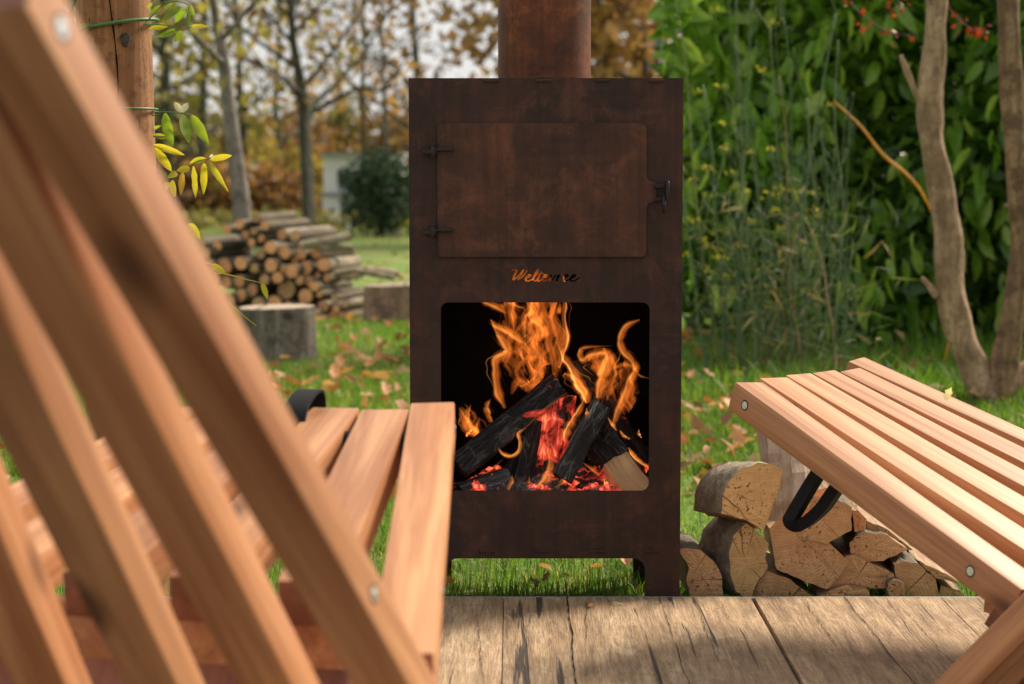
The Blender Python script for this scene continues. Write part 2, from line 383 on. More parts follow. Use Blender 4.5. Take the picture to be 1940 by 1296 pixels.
MAT['fennel_leaf'] = leafmat('fennel_leaf', [(0,(.045,.09,.022)),(.6,(.11,.17,.045)),(1,(.24,.25,.07))], .6, .35, 'rnd')
MAT['umbel'] = leafmat('yellow_umbel', [(0,(.34,.33,.03)),(1,(.52,.47,.05))], .6, .4, 'rnd')
MAT['crown_brown'] = leafmat('autumn_brown', [(0,(.13,.072,.035)),(.5,(.30,.165,.07)),(1,(.46,.28,.12))], .6, .4, 'rnd')
MAT['crown_gold'] = leafmat('autumn_gold', [(0,(.17,.125,.04)),(.5,(.36,.27,.075)),(1,(.52,.41,.13))], .6, .4, 'rnd')
MAT['crown_olive'] = leafmat('autumn_olive', [(0,(.08,.08,.025)),(.5,(.20,.18,.05)),(1,(.36,.30,.08))], .6, .4, 'rnd')
MAT['bush_green'] = leafmat('evergreen_bush', [(0,(.012,.035,.016)),(.6,(.035,.08,.035)),(1,(.12,.17,.10))], .4, .25, 'rnd')

def lawn_mat():
    t = MT('lawn'); v = t.coord()
    a = t.noise(v, .8, 4); b = t.noise(v, 22, 6, .7); l = t.noise(v, 7, 5, .7)
    c = t.ramp(b, [(.3,(.06,.11,.014)),(.5,(.13,.25,.022)),(.72,(.20,.33,.04))])
    c = t.mix(t.ramp(a, [(.42,0),(.66,.55)]), c, (.34,.30,.09))
    c = t.mix(t.ramp(l, [(.60,0),(.68,.7)]), c, (.26,.14,.055))
    t.P(Base_Color=c, Roughness=.9); t.bump(b, .8, .05); return t.m
MAT['lawn'] = lawn_mat()

# ------------------------------------------------------------------ the ground
xs = np.concatenate([np.linspace(-260,-14,14), np.linspace(-12,12,60), np.linspace(14,260,14)])
ys = np.concatenate([np.linspace(-30,2,8), np.linspace(2.5,16,54), np.linspace(17,60,30), np.linspace(66,420,20)])
V = [(x, y, gz(y) + (0.018*sin(x*2.3+1)*sin(y*1.7) if y > 4.6 else 0)*min(1, max(0, (y-4.6))) + (.0 if y < 60 else 0)) for y in ys for x in xs]
nx = len(xs); F = [(j*nx+i, j*nx+i+1, (j+1)*nx+i+1, (j+1)*nx+i) for j in range(len(ys)-1) for i in range(nx-1)]
g = MB().add(V, F).build('lawn', MAT['lawn'], sm=True); tag(g, kind='structure')
gz0 = gz
def gh(x, y): return gz0(y) + (0.018*sin(x*2.3+1)*sin(y*1.7)*min(1, y-4.6) if y > 4.6 else 0)

# dark bare earth added out of view to cut green light bounced onto the chairs
def soil():
    t = MT('added_soil'); v = t.coord(); a = t.noise(v, 6, 6, .7); b = t.noise(v, 60, 4, .7)
    c = t.ramp(a, [(.3,(.035,.024,.016)),(.6,(.085,.058,.038)),(.8,(.13,.095,.065))]); c = t.mix(t.ramp(b, [(.4,.5),(.6,0)]), c, (.03,.02,.014))
    t.P(Base_Color=c, Roughness=.95); t.bump(b, .8, .02); return t.m
R_ = random.Random(3); n_ = 30; V = []; F = []
for j in range(9):
    for i in range(n_+1):
        V.append((-5.2+10.4*i/n_ + R_.uniform(-.06,.06), -6.5+8.1*j/8 + (R_.uniform(-.25,.1) if j in (0,) else 0), gz(0)+.008+R_.uniform(0,.006)))
for j in range(8):
    for i in range(n_): F.append((j*(n_+1)+i, j*(n_+1)+i+1, (j+1)*(n_+1)+i+1, (j+1)*(n_+1)+i))
tag(MB().add(V, F).build('added_earth', soil(), sm=True), kind='structure')

# ------------------------------------------------------------------ the deck: wide old boards running away from the camera
DZ = .018                                     # deck top
deck = tag(empty('deck', (0,0,DZ)), kind='structure')
vx = 1010
edges_px = [-520,-330,-170,0,175,345,520,690,954,1425,1780,2130,2300]
YE = at(1000, 1137, 3.5).y
YD = D - .035                                 # far edge of the deck
def deck_x(px):                               # board edge: x at the far edge from the pixel there
    return (px-970)/FPX*(YD*cos(TH)+CH*sin(TH))
for i in range(len(edges_px)-1):
    a, b = deck_x(edges_px[i]), deck_x(edges_px[i+1]); gap = .0035 if edges_px[i+1] == 1425 else .0006
    gl = .0035 if edges_px[i] == 1425 else .0006
    w = b-a-gap-gl; L = YD-1.45; th = .035
    Vb, Fb = box((0, 0, -th/2), (w, L, th))
    me = bevel_mesh('plank', Vb, Fb, .0018, 2)
    o = link('plank', me, MAT['deck'], deck)
    o.location = ((a+gl+b-gap)/2 - .012*(-L/2)*0, YD-L/2, random.uniform(-.0004,.0004)); o.rotation_euler = (0, 0, 0)
for px, y0_, y1_, w_ in [(830,0,1,.7),(1075,0,1,1.5),(1110,.05,.35,.8),(1150,.0,.16,.6),(1249,.0,1,.9),(1310,.1,.5,.6),(1360,.02,.2,.5),(1520,.0,.4,.7),(1600,0,1,1.0),(1690,.1,.6,.6),(1000,.1,.45,.5),(905,.15,.6,.6)]:
    x = deck_x(px); R_ = random.Random(px); V = []; F = []; m_ = 46; Lc = 1.0; xo = 0
    for k in range(m_):
        t = y0_+(y1_-y0_)*k/(m_-1); xo += R_.uniform(-.0016,.0016); hw = .0007*w_*(.35+R_.random()*1.1)*min(1, 6*(1-k/(m_-1))+.1)
        y = YD-.004-Lc*t; V += [(x+xo-hw-.011*(YD-y)*-1*.0, y, .0016), (x+xo+hw, y, .0016)]
    F = [(2*k, 2*k+1, 2*k+3, 2*k+2) for k in range(m_-1)]
    MB().add(V, F).build('crack', MAT['soot'], deck)
Vb, Fb = box((0,0,0), (6.4,.010,.046)); me = bevel_mesh('edging', Vb, Fb, .002, 1)
o = link('edging', me, MAT['edging'], deck); o.location = (.1, YD+.011, -.0255)
for x in (-2.2,-1.1,0,1.1,2.2):
    Vb, Fb = box((0,0,0), (.06, 3.0, .004)); o = MB().add(*box((0,0,0),(.06,2.0,.012))).build('joist', MAT['bark_dark'], deck); o.location = (x, 2.5, -.045)

# ------------------------------------------------------------------ the outdoor stove
SX = D*(1034-970)/FPX
ZT = at(1034, 148, D).z; ZB = gh(0, D) - .005
def zpx(py, Y=D): return at(1034, py, Y).z
def xpx(px, py=640, Y=D): return at(px, py, Y).x
SWD, SDP = .250, .36
stove = tag(empty('outdoor_stove', (SX, D, ZB)), 'tall rusted steel outdoor stove with burning logs inside, standing behind the deck', 'stove')
TP = .004
def rrect(x0, x1, z0, z1, r, n=5):
    pts = []
    for cx, cz, a0 in ((x1-r,z1-r,0),(x0+r,z1-r,pi/2),(x0+r,z0+r,pi),(x1-r,z0+r,1.5*pi)):
        for k in range(n+1): pts.append((cx+r*cos(a0+pi/2*k/n), cz+r*sin(a0+pi/2*k/n)))
    return pts
def prism(pts, y0, y1):                       # outline in x,z extruded along y
    n = len(pts); V = [(x,y0,z) for x, z in pts] + [(x,y1,z) for x, z in pts]
    F = [tuple(range(n)), tuple(range(n, 2*n))[::-1]] + [(i, i+n, (i+1)%n+n, (i+1)%n) for i in range(n)]
    return V, F
def loc(px, py): p = at(px, py, D); return (p.x-SX, p.z-ZB)
H = ZT-ZB
def boolean(base, cutters, self_=False):
    for c in cutters:
        m = base.modifiers.new('b', 'BOOLEAN'); m.object = c; m.operation = 'DIFFERENCE'; m.solver = 'EXACT'; m.use_self = self_
    dg = bpy.context.evaluated_depsgraph_get(); dg.update()
    me = bpy.data.meshes.new_from_object(base.evaluated_get(dg)); base.modifiers.clear(); base.data = me
    for c in cutters: bpy.data.objects.remove(c)
def recalc(me):
    bm = bmesh.new(); bm.from_mesh(me); bmesh.ops.recalc_face_normals(bm, faces=bm.faces[:]); bm.to_mesh(me); bm.free()
def cutter(pts, y0=-.02, y1=.03):
    o = MB().add(*prism(pts, y0, y1)).build('cut', None); recalc(o.data); return o
wx0, wz1 = loc(835,573); wx1, wz0 = loc(1229,930)
bx1, bz1 = loc(1222,1058); bx0 = -bx1
plate = MB().add(*prism([(-SWD,0),(SWD,0),(SWD,H),(-SWD,H)], 0, TP)).build('front_plate', None); recalc(plate.data)
cuts = [cutter(rrect(wx0, wx1, wz0, wz1, .014)), cutter(rrect(bx0, bx1, -.05, bz1, .022))]
# cut-out script lettering
STROKES = [[(482,292),(496,258),(535,236),(585,232)], [(592,234),(560,300),(538,356),(545,376)], [(545,376),(600,330),(650,280),(688,234)], [(688,234),(640,310),(606,370)],
 [(606,374),(660,340),(712,280),(738,238)],
 [(712,352),(762,338),(786,312),(764,304),(728,336),(718,372),(742,394),(800,374)],
 [(800,374),(866,306),(906,240),(890,230),(852,296),(826,356),(834,390),(870,380)], [(946,262),(906,330),(884,374),(900,394),(944,372)], [(896,296),(968,288)],
 [(952,352),(1002,338),(1026,312),(1004,304),(968,336),(958,372),(982,394),(1042,372)],
 [(1046,318),(1076,308),(1062,360),(1070,392),(1104,360),(1134,310)], [(1128,316),(1158,322),(1196,306),(1168,350),(1152,392)], [(1176,338),(1206,312),(1240,312)],
 [(1232,352),(1292,338),(1318,312),(1296,304),(1256,336),(1246,372),(1270,394),(1336,372)],
 [(1336,352),(1396,338),(1424,312),(1402,304),(1362,336),(1352,372),(1376,394),(1420,384),(1476,340)]]
k = 260/1940
lm = MB()
for si, st in enumerate(STROKES):
    P = [Vector((*loc(900+x*k, 480+y*k), 0)) for x, y in st]
    P = catmull(P, 3); n = len(P); hw = .00155
    Lp, Rp = [], []
    for i, p in enumerate(P):
        t = (P[min(i+1,n-1)]-P[max(0,i-1)]).normalized(); nn = Vector((-t.y, t.x, 0))
        h = hw*(1.25 if t.y < -.3 else .8)
        Lp.append(p+nn*h); Rp.append(p-nn*h)
    y0, y1 = -.01-si*.0003, .02+si*.0003
    for i in range(n-1):
        q = [Lp[i]+(Lp[i+1]-Lp[i])*-.1, Lp[i]+(Lp[i+1]-Lp[i])*1.1, Rp[i]+(Rp[i+1]-Rp[i])*1.1, Rp[i]+(Rp[i+1]-Rp[i])*-.1]
        e = i*.00007
        Vq, Fq = prism([(a.x, a.y) for a in q], y0-e, y1+e); lm.add(Vq, Fq)
lc = lm.build('cut', None); recalc(lc.data)
boolean(plate, cuts); boolean(plate, [lc], True)
plate.data.materials.clear(); plate.data.materials.append(MAT['rust']); plate.parent = stove; plate.name = 'front_plate'
# sides, back, top, floors, inner walls
def spart(name, mat, *boxes, parent=stove, bev=0):
    m = MB()
    for c, d in boxes: m.add(*box(c, d))
    if bev: return link(name, bevel_mesh(name, m.v, m.f, bev, 2), mat, parent)
    return m.build(name, mat, parent)
for s in (-1, 1):
    pts = [(.004,0),(.062,0),(.062,bz1-.01),(SDP-.062,bz1-.01),(SDP-.062,0),(SDP,0),(SDP,H),(.004,H)]
    n = len(pts); x0, x1 = (SWD-.004, SWD) if s > 0 else (-SWD, -SWD+.004)
    V = [(x0,y+.0005,z-.0005*0) for y, z in pts] + [(x1,y+.0005,z) for y, z in pts]
    F = [tuple(range(n)), tuple(range(n,2*n))[::-1]] + [(i,(i+1)%n,(i+1)%n+n,i+n) for i in range(n)]
    o = MB().add(V, F).build('side_plate', MAT['rust'], stove); recalc(o.data)
bp = MB().add(*prism([(-SWD+.005,0),(-bx1,0),(-bx1,bz1),(bx1,bz1),(bx1,0),(SWD-.005,0),(SWD-.005,H),(-SWD+.005,H)], SDP-.006, SDP-.002)).build('back_plate', MAT['rust'], stove); recalc(bp.data)
spart('top_plate', MAT['rust'], ((0,SDP/2,H-.006), (2*SWD-.0095, SDP-.016, .004)))
spart('bottom_plate', MAT['soot'], ((0,SDP/2,bz1+.006), (2*SWD-.0095, SDP-.016, .004)))
hearth_z = wz0-.035
spart('hearth', MAT['soot'], ((0,SDP/2,hearth_z-.003), (2*SWD-.012, SDP-.018, .005)))
spart('liner', MAT['soot'], ((-SWD+.012,SDP/2,(hearth_z+H-.02)/2), (.004, SDP-.03, H-.03-hearth_z)), ((SWD-.012,SDP/2,(hearth_z+H-.02)/2), (.004, SDP-.03, H-.03-hearth_z)), ((0,SDP-.014,(hearth_z+H-.02)/2), (2*SWD-.03, .004, H-.03-hearth_z)))
for px in (930,1030,1140,1243): x, z = loc(px,153); spart('tab', MAT['rust'], ((x,-.0012,z), (.028,.004,.0045)), bev=.001)
for px in (822,922,1026,1130,1236): x, z = loc(px,1044); spart('tab', MAT['rust'], ((x,-.0012,z), (.030,.004,.0045)), bev=.001)
# oven door
dx0, dz1 = loc(828,233); dx1, dz0 = loc(1224,487)
def ploc(*P): return [loc(*p) for p in P]
r = .011; out_ = []
base = rrect(dx0, dx1, dz0, dz1, r)
# tongue towards the latch on the right edge
tx, tz1 = loc(1243,345); _, tz0 = loc(0,382)
pts = base[:1] + base[1:]                      # starts at right edge below the top corner
ins = [(dx1, tz0-.012), (dx1+.004, tz0-.003), (tx, tz0), (tx, tz1), (dx1+.004, tz1+.003), (dx1, tz1+.012)]
pts = base + ins
me = MB().add(*prism(pts, -.0065, -.0005)).mesh('door'); recalc(me)
bm = bmesh.new(); bm.from_mesh(me); bmesh.ops.bevel(bm, geom=[e for e in bm.edges if abs(e.verts[0].co.y-e.verts[1].co.y) < 1e-6], offset=.0009, segments=2, affect='EDGES'); bm.to_mesh(me); bm.free()
door = link('oven_door', me, MAT['rust_door'], stove)
for py in (285, 437):
    h = empty('hinge'); h.parent = stove
    x0, z = loc(800,py); x1, _ = loc(858,py)
    m = MB().add(*box(((x0+x1)/2+.012,-.012,z+.002), ((x1-x0)*.62,.008,.0055))).add(*box((x0+.014,-.010,z-.0025), (.024,.012,.0075)))
    m.add(*tube([(x0+.020,-.014,z-.012),(x0+.020,-.014,z+.009)], .0042, 10)).add(*tube([(x0+.020,-.014,z+.009),(x0+.020,-.014,z+.012)], .0062, 10))
    hb = link('hinge_strap', bevel_mesh('hinge_strap', m.v, m.f, .0007, 1), MAT['iron'], stove)
    bpy.data.objects.remove(h)
lx, lz = loc(1256,365)
m = MB().add(*box((lx+.006,-.018,lz+.004), (.006,.026,.034))).add(*box((lx-.006,-.010,lz+.012), (.022,.006,.007))).add(*box((lx-.006,-.010,lz-.012), (.022,.006,.006)))
link('latch', bevel_mesh('latch', m.v, m.f, .0008, 1), MAT['iron'], stove)
m = MB().add(*tube([(lx,-.026,lz-.006),(lx,-.028,lz-.036)], .0036, 10))
m.build('latch_handle', MAT['iron'], stove, True)
# flue pipe
pipe_r = .0885
m = MB().add(*tube([(0,SDP/2,H-.004),(0,SDP/2,H+1.3)], pipe_r, 48))
m.build('flue_pipe', MAT['rust_pipe'], stove, True, rad(40))
m = MB().add(*tube([(0,SDP/2,H-.0035),(0,SDP/2,H+.006)], pipe_r+.006, 48)); m.build('flue_collar', MAT['rust_pipe'], stove, True, rad(40))

# ------------------------------------------------------------------ firewood in the stove
def log_between(name, a, b, r, mats, label, flat=None, n=16, rough=.17, group=None, seed=0):
    """a log from a to b: an uneven split billet, its own local Y along the wood"""
    R = random.Random(seed); a, b = Vector(a), Vector(b); L = (b-a).length
    prof = []
    for k in range(n):
        an = 2*pi*k/n; rr = r*(1+R.uniform(-rough, rough))
        x, z = rr*cos(an), rr*sin(an)
        if flat:
            for fa, fd in flat:                # planes that split the round
                d = x*cos(fa)+z*sin(fa)
                if d > fd*r: x -= cos(fa)*(d-fd*r); z -= sin(fa)*(d-fd*r)
        prof.append((x, z))
    root = empty(name)
    q = (b-a).to_track_quat('Y', 'Z'); root.rotation_mode = 'QUATERNION'; root.rotation_quaternion = q; root.location = a
    m = 9; V = []; F = []
    for j in range(m):
        y = L*j/(m-1); ox, oz = R.uniform(-1,1)*r*.05, R.uniform(-1,1)*r*.05
        for x, z in prof:
            s = 1+R.uniform(-.05,.05); V.append((x*s+ox, y + (R.uniform(-.1,.1)*r if j in (0,m-1) else 0), z*s+oz))
    for j in range(m-1):
        for k in range(n): F.append((j*n+k, j*n+(k+1)%n, (j+1)*n+(k+1)%n, (j+1)*n+k))
    o = MB().add(V, F).build('log_side', mats[0], root); recalc(o.data); smooth(o.data, rad(50))
    for j, yy in ((0, 0), (m-1, L)):
        ring = [Vector(V[j*n+k]) for k in range(n)]; c = sum(ring, Vector())/n
        f = [(n, (k+1)%n, k) if j == 0 else (n, k, (k+1)%n) for k in range(n)]
        MB().add(ring+[c+Vector((0,.0,0))], f).build('cut_end', mats[1], root)
    tag(root, label, 'log', group); return root
FY = D + .15
def fa(px, py, dy=0): return at(px, py, FY+dy)
log_between('burning_log', fa(868,885,-.07), fa(1058,730,.02), .026, [MAT['char_glow'],MAT['char']], 'long black charred log leaning up to the right across the fire', [(.4,.72),(2.6,.8)], seed=1)
log_between('burning_log', fa(1062,905,-.08), fa(1137,765,-.04), .0225, [MAT['char_ash'],MAT['char']], 'short black log with grey ashy grain standing at the front of the fire', [(.2,.75),(1.9,.7)], seed=2)
log_between('burning_log', fa(1120,812,.03), fa(1222,945,-.09), .036, [MAT['split_warm'],MAT['char']], 'half burnt log with bare pale wood at lower right of the fire', [(.9,.55),(2.4,.9)], seed=3)
log_between('burning_log', fa(1030,950,-.02), fa(1052,745,.03), .036, [MAT['ember'],MAT['ember']], 'glowing red log in the middle of the fire', [(.5,.8)], seed=4)
log_between('burning_log', fa(985,950,-.05), fa(1018,800,.0), .020, [MAT['char'],MAT['char']], 'upright black charred stick in front of the glowing log', [(.2,.6)], seed=5)
log_between('burning_log', fa(872,935,-.05), fa(965,905,-.02), .020, [MAT['ash'],MAT['ash']], 'grey ash covered log low at the left of the fire', None, seed=6)
log_between('burning_log', fa(1090,690,.10), fa(1235,890,.02), .020, [MAT['char_glow'],MAT['char']], 'thin charred log leaning behind the right of the fire', None, seed=7)
log_between('burning_log', fa(1085,945,-.05), fa(1150,890,-.03), .018, [MAT['ember'],MAT['char']], 'cracked glowing chunk at the foot of the ashy log', [(.3,.7)], seed=8)
log_between('burning_log', fa(940,945,-.03), fa(1010,840,.02), .019, [MAT['char_glow'],MAT['char']], 'dark smouldering stick under the long charred log', [(.3,.7)], seed=9)
for sx in (-.15, .05, .18):
    pass
# the charred upper half of the half burnt log
a, b = fa(1108,796,.025), fa(1168,872,-.03)
log_between('burning_log', a, b, .039, [MAT['char'],MAT['char']], 'blackened crust on the upper end of the half burnt log', [(.9,.6),(2.4,.92)], seed=3)

# bed of embers and ash on the hearth
def ember_bed():
    x0, x1 = xpx(842,925,FY), xpx(1224,925,FY); nxb, nyb = 60, 24; y0, y1 = D+.02, D+.30; zb = ZB+hearth_z
    R = np.random.default_rng(4); V = []
    for j in range(nyb):
        for i in range(nxb):
            x = x0+(x1-x0)*i/(nxb-1); y = y0+(y1-y0)*j/(nyb-1)
            e = min(1, 5*min(i/(nxb-1), 1-i/(nxb-1)))*min(1, 3.0*min((j+.6)/(nyb-1), 1-j/(nyb-1)))
            V.append((x-SX, y-D, zb-ZB + .004 + e*(.030 + .016*sin(x*61+y*40)*sin(y*73+x*21) + .010*R.random())))
    F = [(j*nxb+i, j*nxb+i+1, (j+1)*nxb+i+1, (j+1)*nxb+i) for j in range(nyb-1) for i in range(nxb-1)]
    o = MB().add(V, F).build('ember_bed', MAT['ember_bed']); o.location = (SX, D, ZB)
    tag(o, 'bed of glowing embers and grey ash under the burning logs', 'embers', None, 'stuff')
ember_bed()
# flames
flames = tag(empty('fire', fa(1035,930)), 'orange flames rising from the burning logs in the stove', 'fire')
f0 = fa(1035,930)
zk = 470/1450
def FP(x, y, dy): return at(800+x*zk, 540+y*zk, FY+dy) - f0
def flame(pts, w, mat, dy=0, depth=.55, edge=True, ddy=0):
    """a tongue of burning gas: a closed twisting body, filled with glowing volume"""
    n0 = len(pts); P = catmull([FP(x, y, dy + ddy*i/(n0-1) + .006*sin(i*1.1+pts[0][0])) for i, (x, y) in enumerate(pts)], 5 if n0 < 12 else 3); n = len(P)
    ws = lerp_list(w, n)
    V = []; F = []; m = 10
    for i, p in enumerate(P):
        t = (P[min(i+1,n-1)]-P[max(i-1,0)]).normalized()
        u = Vector((t.z, 0, -t.x))
        if u.length < 1e-4: u = Vector((1,0,0))
        u.normalize(); v = t.cross(u).normalized()
        a0 = .5*sin(i*.35+pts[0][0]); hw = ws[i]*zk/FPX*FY/2
        for k in range(m):
            an = 2*pi*k/m; A = cos(an)*hw; B = sin(an)*hw*depth
            V.append(p + u*(A*cos(a0)-B*sin(a0)) + v*(A*sin(a0)+B*cos(a0)))
    for i in range(n-1):
        for k in range(m): F.append((i*m+k, i*m+(k+1)%m, (i+1)*m+(k+1)%m, (i+1)*m+k))
    F.append(tuple(range(m))[::-1]); F.append(tuple((n-1)*m+k for k in range(m)))
    o = MB().add(V, F).build('flame', MAT[mat], None, True); recalc(o.data); o.parent = flames
    return o
TN = [0]
def tongue(pts, w, dy=0, core='flame_hot', body='flame_mid', ddy=0):
    TN[0] += 1; R = random.Random(TN[0])
    Q = catmull([Vector((x, y, 0)) for x, y in pts], 3); n = len(Q); ww = lerp_list(w, n)
    Q = [(q.x + R.uniform(-.07,.07)*b, q.y) for q, b in zip(Q, ww)]
    ww = [b*R.uniform(.8,1.25) for b in ww]
    flame(Q, [b*1.45 for b in ww], 'flame_dim', dy, .7, ddy=ddy)
    flame(Q, [b*.92 for b in ww], body, dy, .8, ddy=ddy)
    c = R.choice((-.3,.3))
    flame([(x+c*b, y) for (x, y), b in zip(Q, ww)], [b*.46 for b in ww], core if core != 'flame_core' else 'flame_hot', dy-.003, .9, ddy=ddy)
    for q in range(2):                          # thin wisps that leave the tongue
        a = R.uniform(-1.3,1.3); b0 = R.uniform(0,6)
        n2 = max(4, int(n*R.uniform(.5,.9))); o0 = R.randint(0, n-n2)
        flame([(x + a*b + .5*b*sin(b0+k*.7), y - 10*q) for k, ((x, y), b) in enumerate(zip(Q, ww))][o0:o0+n2], [max(3, b*.20*sin(pi*(k+.3)/(n2))) for k, b in enumerate(ww[o0:o0+n2])], 'flame_mid' if q else 'flame_hot', dy+.012, .9, ddy=ddy)
    if core == 'flame_core': flame([(x+c*b, y) for (x, y), b in zip(Q, ww)], [b*.22 for b in ww], core, dy-.003, 1, ddy=ddy)
# broad veils of flame with streaks of gas in them
flame([(620,620),(610,520),(600,400),(590,280),(570,160),(560,40),(560,-120)], [80,260,340,340,280,220,60], 'flame_veil', .09, .22)
flame([(770,560),(760,480),(740,360),(740,240),(730,120),(700,0),(690,-160)], [60,150,190,180,190,200,50], 'flame_veil', .06, .25)
flame([(560,60),(590,0),(620,-60),(640,-120),(650,-190)], [60,230,270,240,40], 'flame_mid', .05, .10)
flame([(1040,700),(1050,600),(1060,500),(1040,420),(1020,360)], [70,170,190,170,40], 'flame_veil', .06, .4)
flame([(1150,800),(1180,700),(1200,600),(1210,500),(1200,420)], [40,130,160,130,30], 'flame_veil', .06, .4)
flame([(340,880),(290,820),(260,750),(250,690)], [60,120,110,20], 'flame_veil', .01, .5)
tongue([(485,720),(448,640),(430,520),(438,430),(505,385),(455,300),(405,205)], [20,42,46,50,60,45,6], .02)
tongue([(600,345),(545,300),(480,262),(430,240),(400,200)], [14,44,52,40,6], .03)
tongue([(490,165),(440,130),(372,98),(330,40)], [10,38,36,8], .04)
tongue([(590,135),(545,122),(515,98),(480,30)], [6,30,34,6], .05)
tongue([(640,560),(625,450),(610,380),(640,300),(600,210),(590,160)], [20,40,44,60,44,6], .05, 'flame_mid', 'flame_dim')
tongue([(700,540),(690,470),(705,420),(660,340),(690,260),(660,180),(640,90),(600,-20),(560,-160)], [14,34,40,52,46,44,40,36,8], .06, 'flame_mid', 'flame_dim')
tongue([(770,520),(765,430),(740,330),(750,230),(700,150),(690,60),(650,-60),(640,-220)], [16,36,46,54,50,50,44,8], .08, 'flame_mid', 'flame_dim')
tongue([(690,330),(715,270),(690,230),(640,190),(655,110),(640,40),(620,-60)], [10,34,40,44,40,40,6], .03, 'flame_hot', 'flame_mid')
tongue([(600,330),(590,230),(610,170)], [10,34,6], .03)
tongue([(800,480),(818,400),(838,300),(828,200),(832,100),(830,0),(800,-130)], [16,34,40,30,24,26,6], .03, 'flame_core', 'flame_mid')
tongue([(770,560),(790,470),(780,380),(800,300),(770,200),(760,90),(740,-30)], [20,34,40,44,40,30,8], .05, 'flame_mid', 'flame_dim')
tongue([(560,500),(600,440),(640,420),(600,360),(560,300)], [10,34,40,34,6], .05, 'flame_mid', 'flame_dim')
tongue([(520,640),(560,560),(640,590),(700,470),(730,440)], [10,50,60,40,8], .06, 'flame_mid', 'flame_dim')
tongue([(970,690),(945,630),(905,560),(880,500),(840,440),(800,360)], [30,60,62,50,40,8], .02, 'flame_core', 'flame_mid')
tongue([(830,520),(880,540),(940,620),(930,690)], [16,40,44,8], .04)
tongue([(1030,660),(1045,580),(1060,520),(1095,440),(1080,400),(1000,410),(940,440),(925,390),(960,365),(1110,355)], [34,50,60,70,50,46,34,26,22,4], .03)
tongue([(1050,560),(1020,480),(990,420)], [30,50,10], .05, 'flame_mid', 'flame_dim')
tongue([(1115,820),(1150,730),(1190,640),(1215,560),(1250,490),(1215,430),(1165,370),(1162,300),(1195,240),(1265,205)], [16,40,46,40,34,38,40,34,36,10], .02)
tongue([(1250,490),(1190,465),(1130,480),(1085,500)], [26,28,26,6], .02, 'flame_mid', 'flame_mid')
tongue([(1240,490),(1270,530),(1325,545)], [16,14,4], .02)
tongue([(1130,680),(1100,590),(1130,520),(1180,490)], [16,34,30,6], .05, 'flame_mid', 'flame_dim')
tongue([(345,880),(290,850),(250,790),(215,715)], [30,60,50,6], -.02)
tongue([(265,800),(262,750),(285,700)], [20,36,6], -.01)
tongue([(400,800),(380,745),(378,700),(400,665)], [20,30,24,4], .0, 'flame_hot', 'flame_mid')
tongue([(440,945),(470,985),(520,1000),(565,970),(572,910),(560,870),(600,835)], [6,22,24,24,22,20,6], -.06, 'flame_core', 'flame_hot')
tongue([(835,920),(845,860),(880,790),(920,730),(955,660)], [16,40,34,30,8], -.03, 'flame_core', 'flame_mid')
tongue([(955,790),(965,750),(958,720)], [10,22,4], -.06, 'flame_hot', 'flame_hot')
tongue([(1135,850),(1110,810),(1085,775)], [10,26,6], -.01, 'flame_core', 'flame_hot')
tongue([(1210,900),(1175,880),(1155,850)], [10,22,6], -.01, 'flame_core', 'flame_hot')
tongue([(1325,1065),(1270,1030),(1230,990),(1205,950)], [10,30,26,6], -.03, 'flame_core', 'flame_hot')
tongue([(1280,890),(1265,870),(1268,845)], [8,18,4], .0, 'flame_core', 'flame_hot')
tongue([(940,1040),(1000,1080),(1050,1130)], [6,24,6], -.07, 'flame_hot', 'flame_mid')
tongue([(1090,1200),(1075,1160),(1060,1130)], [14,24,4], -.07, 'flame_core', 'flame_hot')
tongue([(340,1115),(400,1080),(470,1020)], [4,14,4], -.07, 'flame_hot', 'flame_mid')
tongue([(680,1190),(730,1120),(750,1040),(735,940),(740,890)], [40,50,30,20,4], -.06, 'flame_hot', 'flame_mid')
tongue([(760,1190),(820,1150),(860,1110)], [10,36,4], -.07, 'flame_hot', 'flame_mid')
tongue([(500,1195),(520,1150),(525,1110)], [20,26,4], -.07, 'flame_hot', 'flame_mid')
tongue([(625,1195),(620,1160),(628,1120)], [10,22,4], -.07, 'flame_hot', 'flame_mid')
tongue([(560,880),(640,800),(720,725),(840,635)], [6,12,14,6], -.055, 'flame_mid', 'flame_mid')

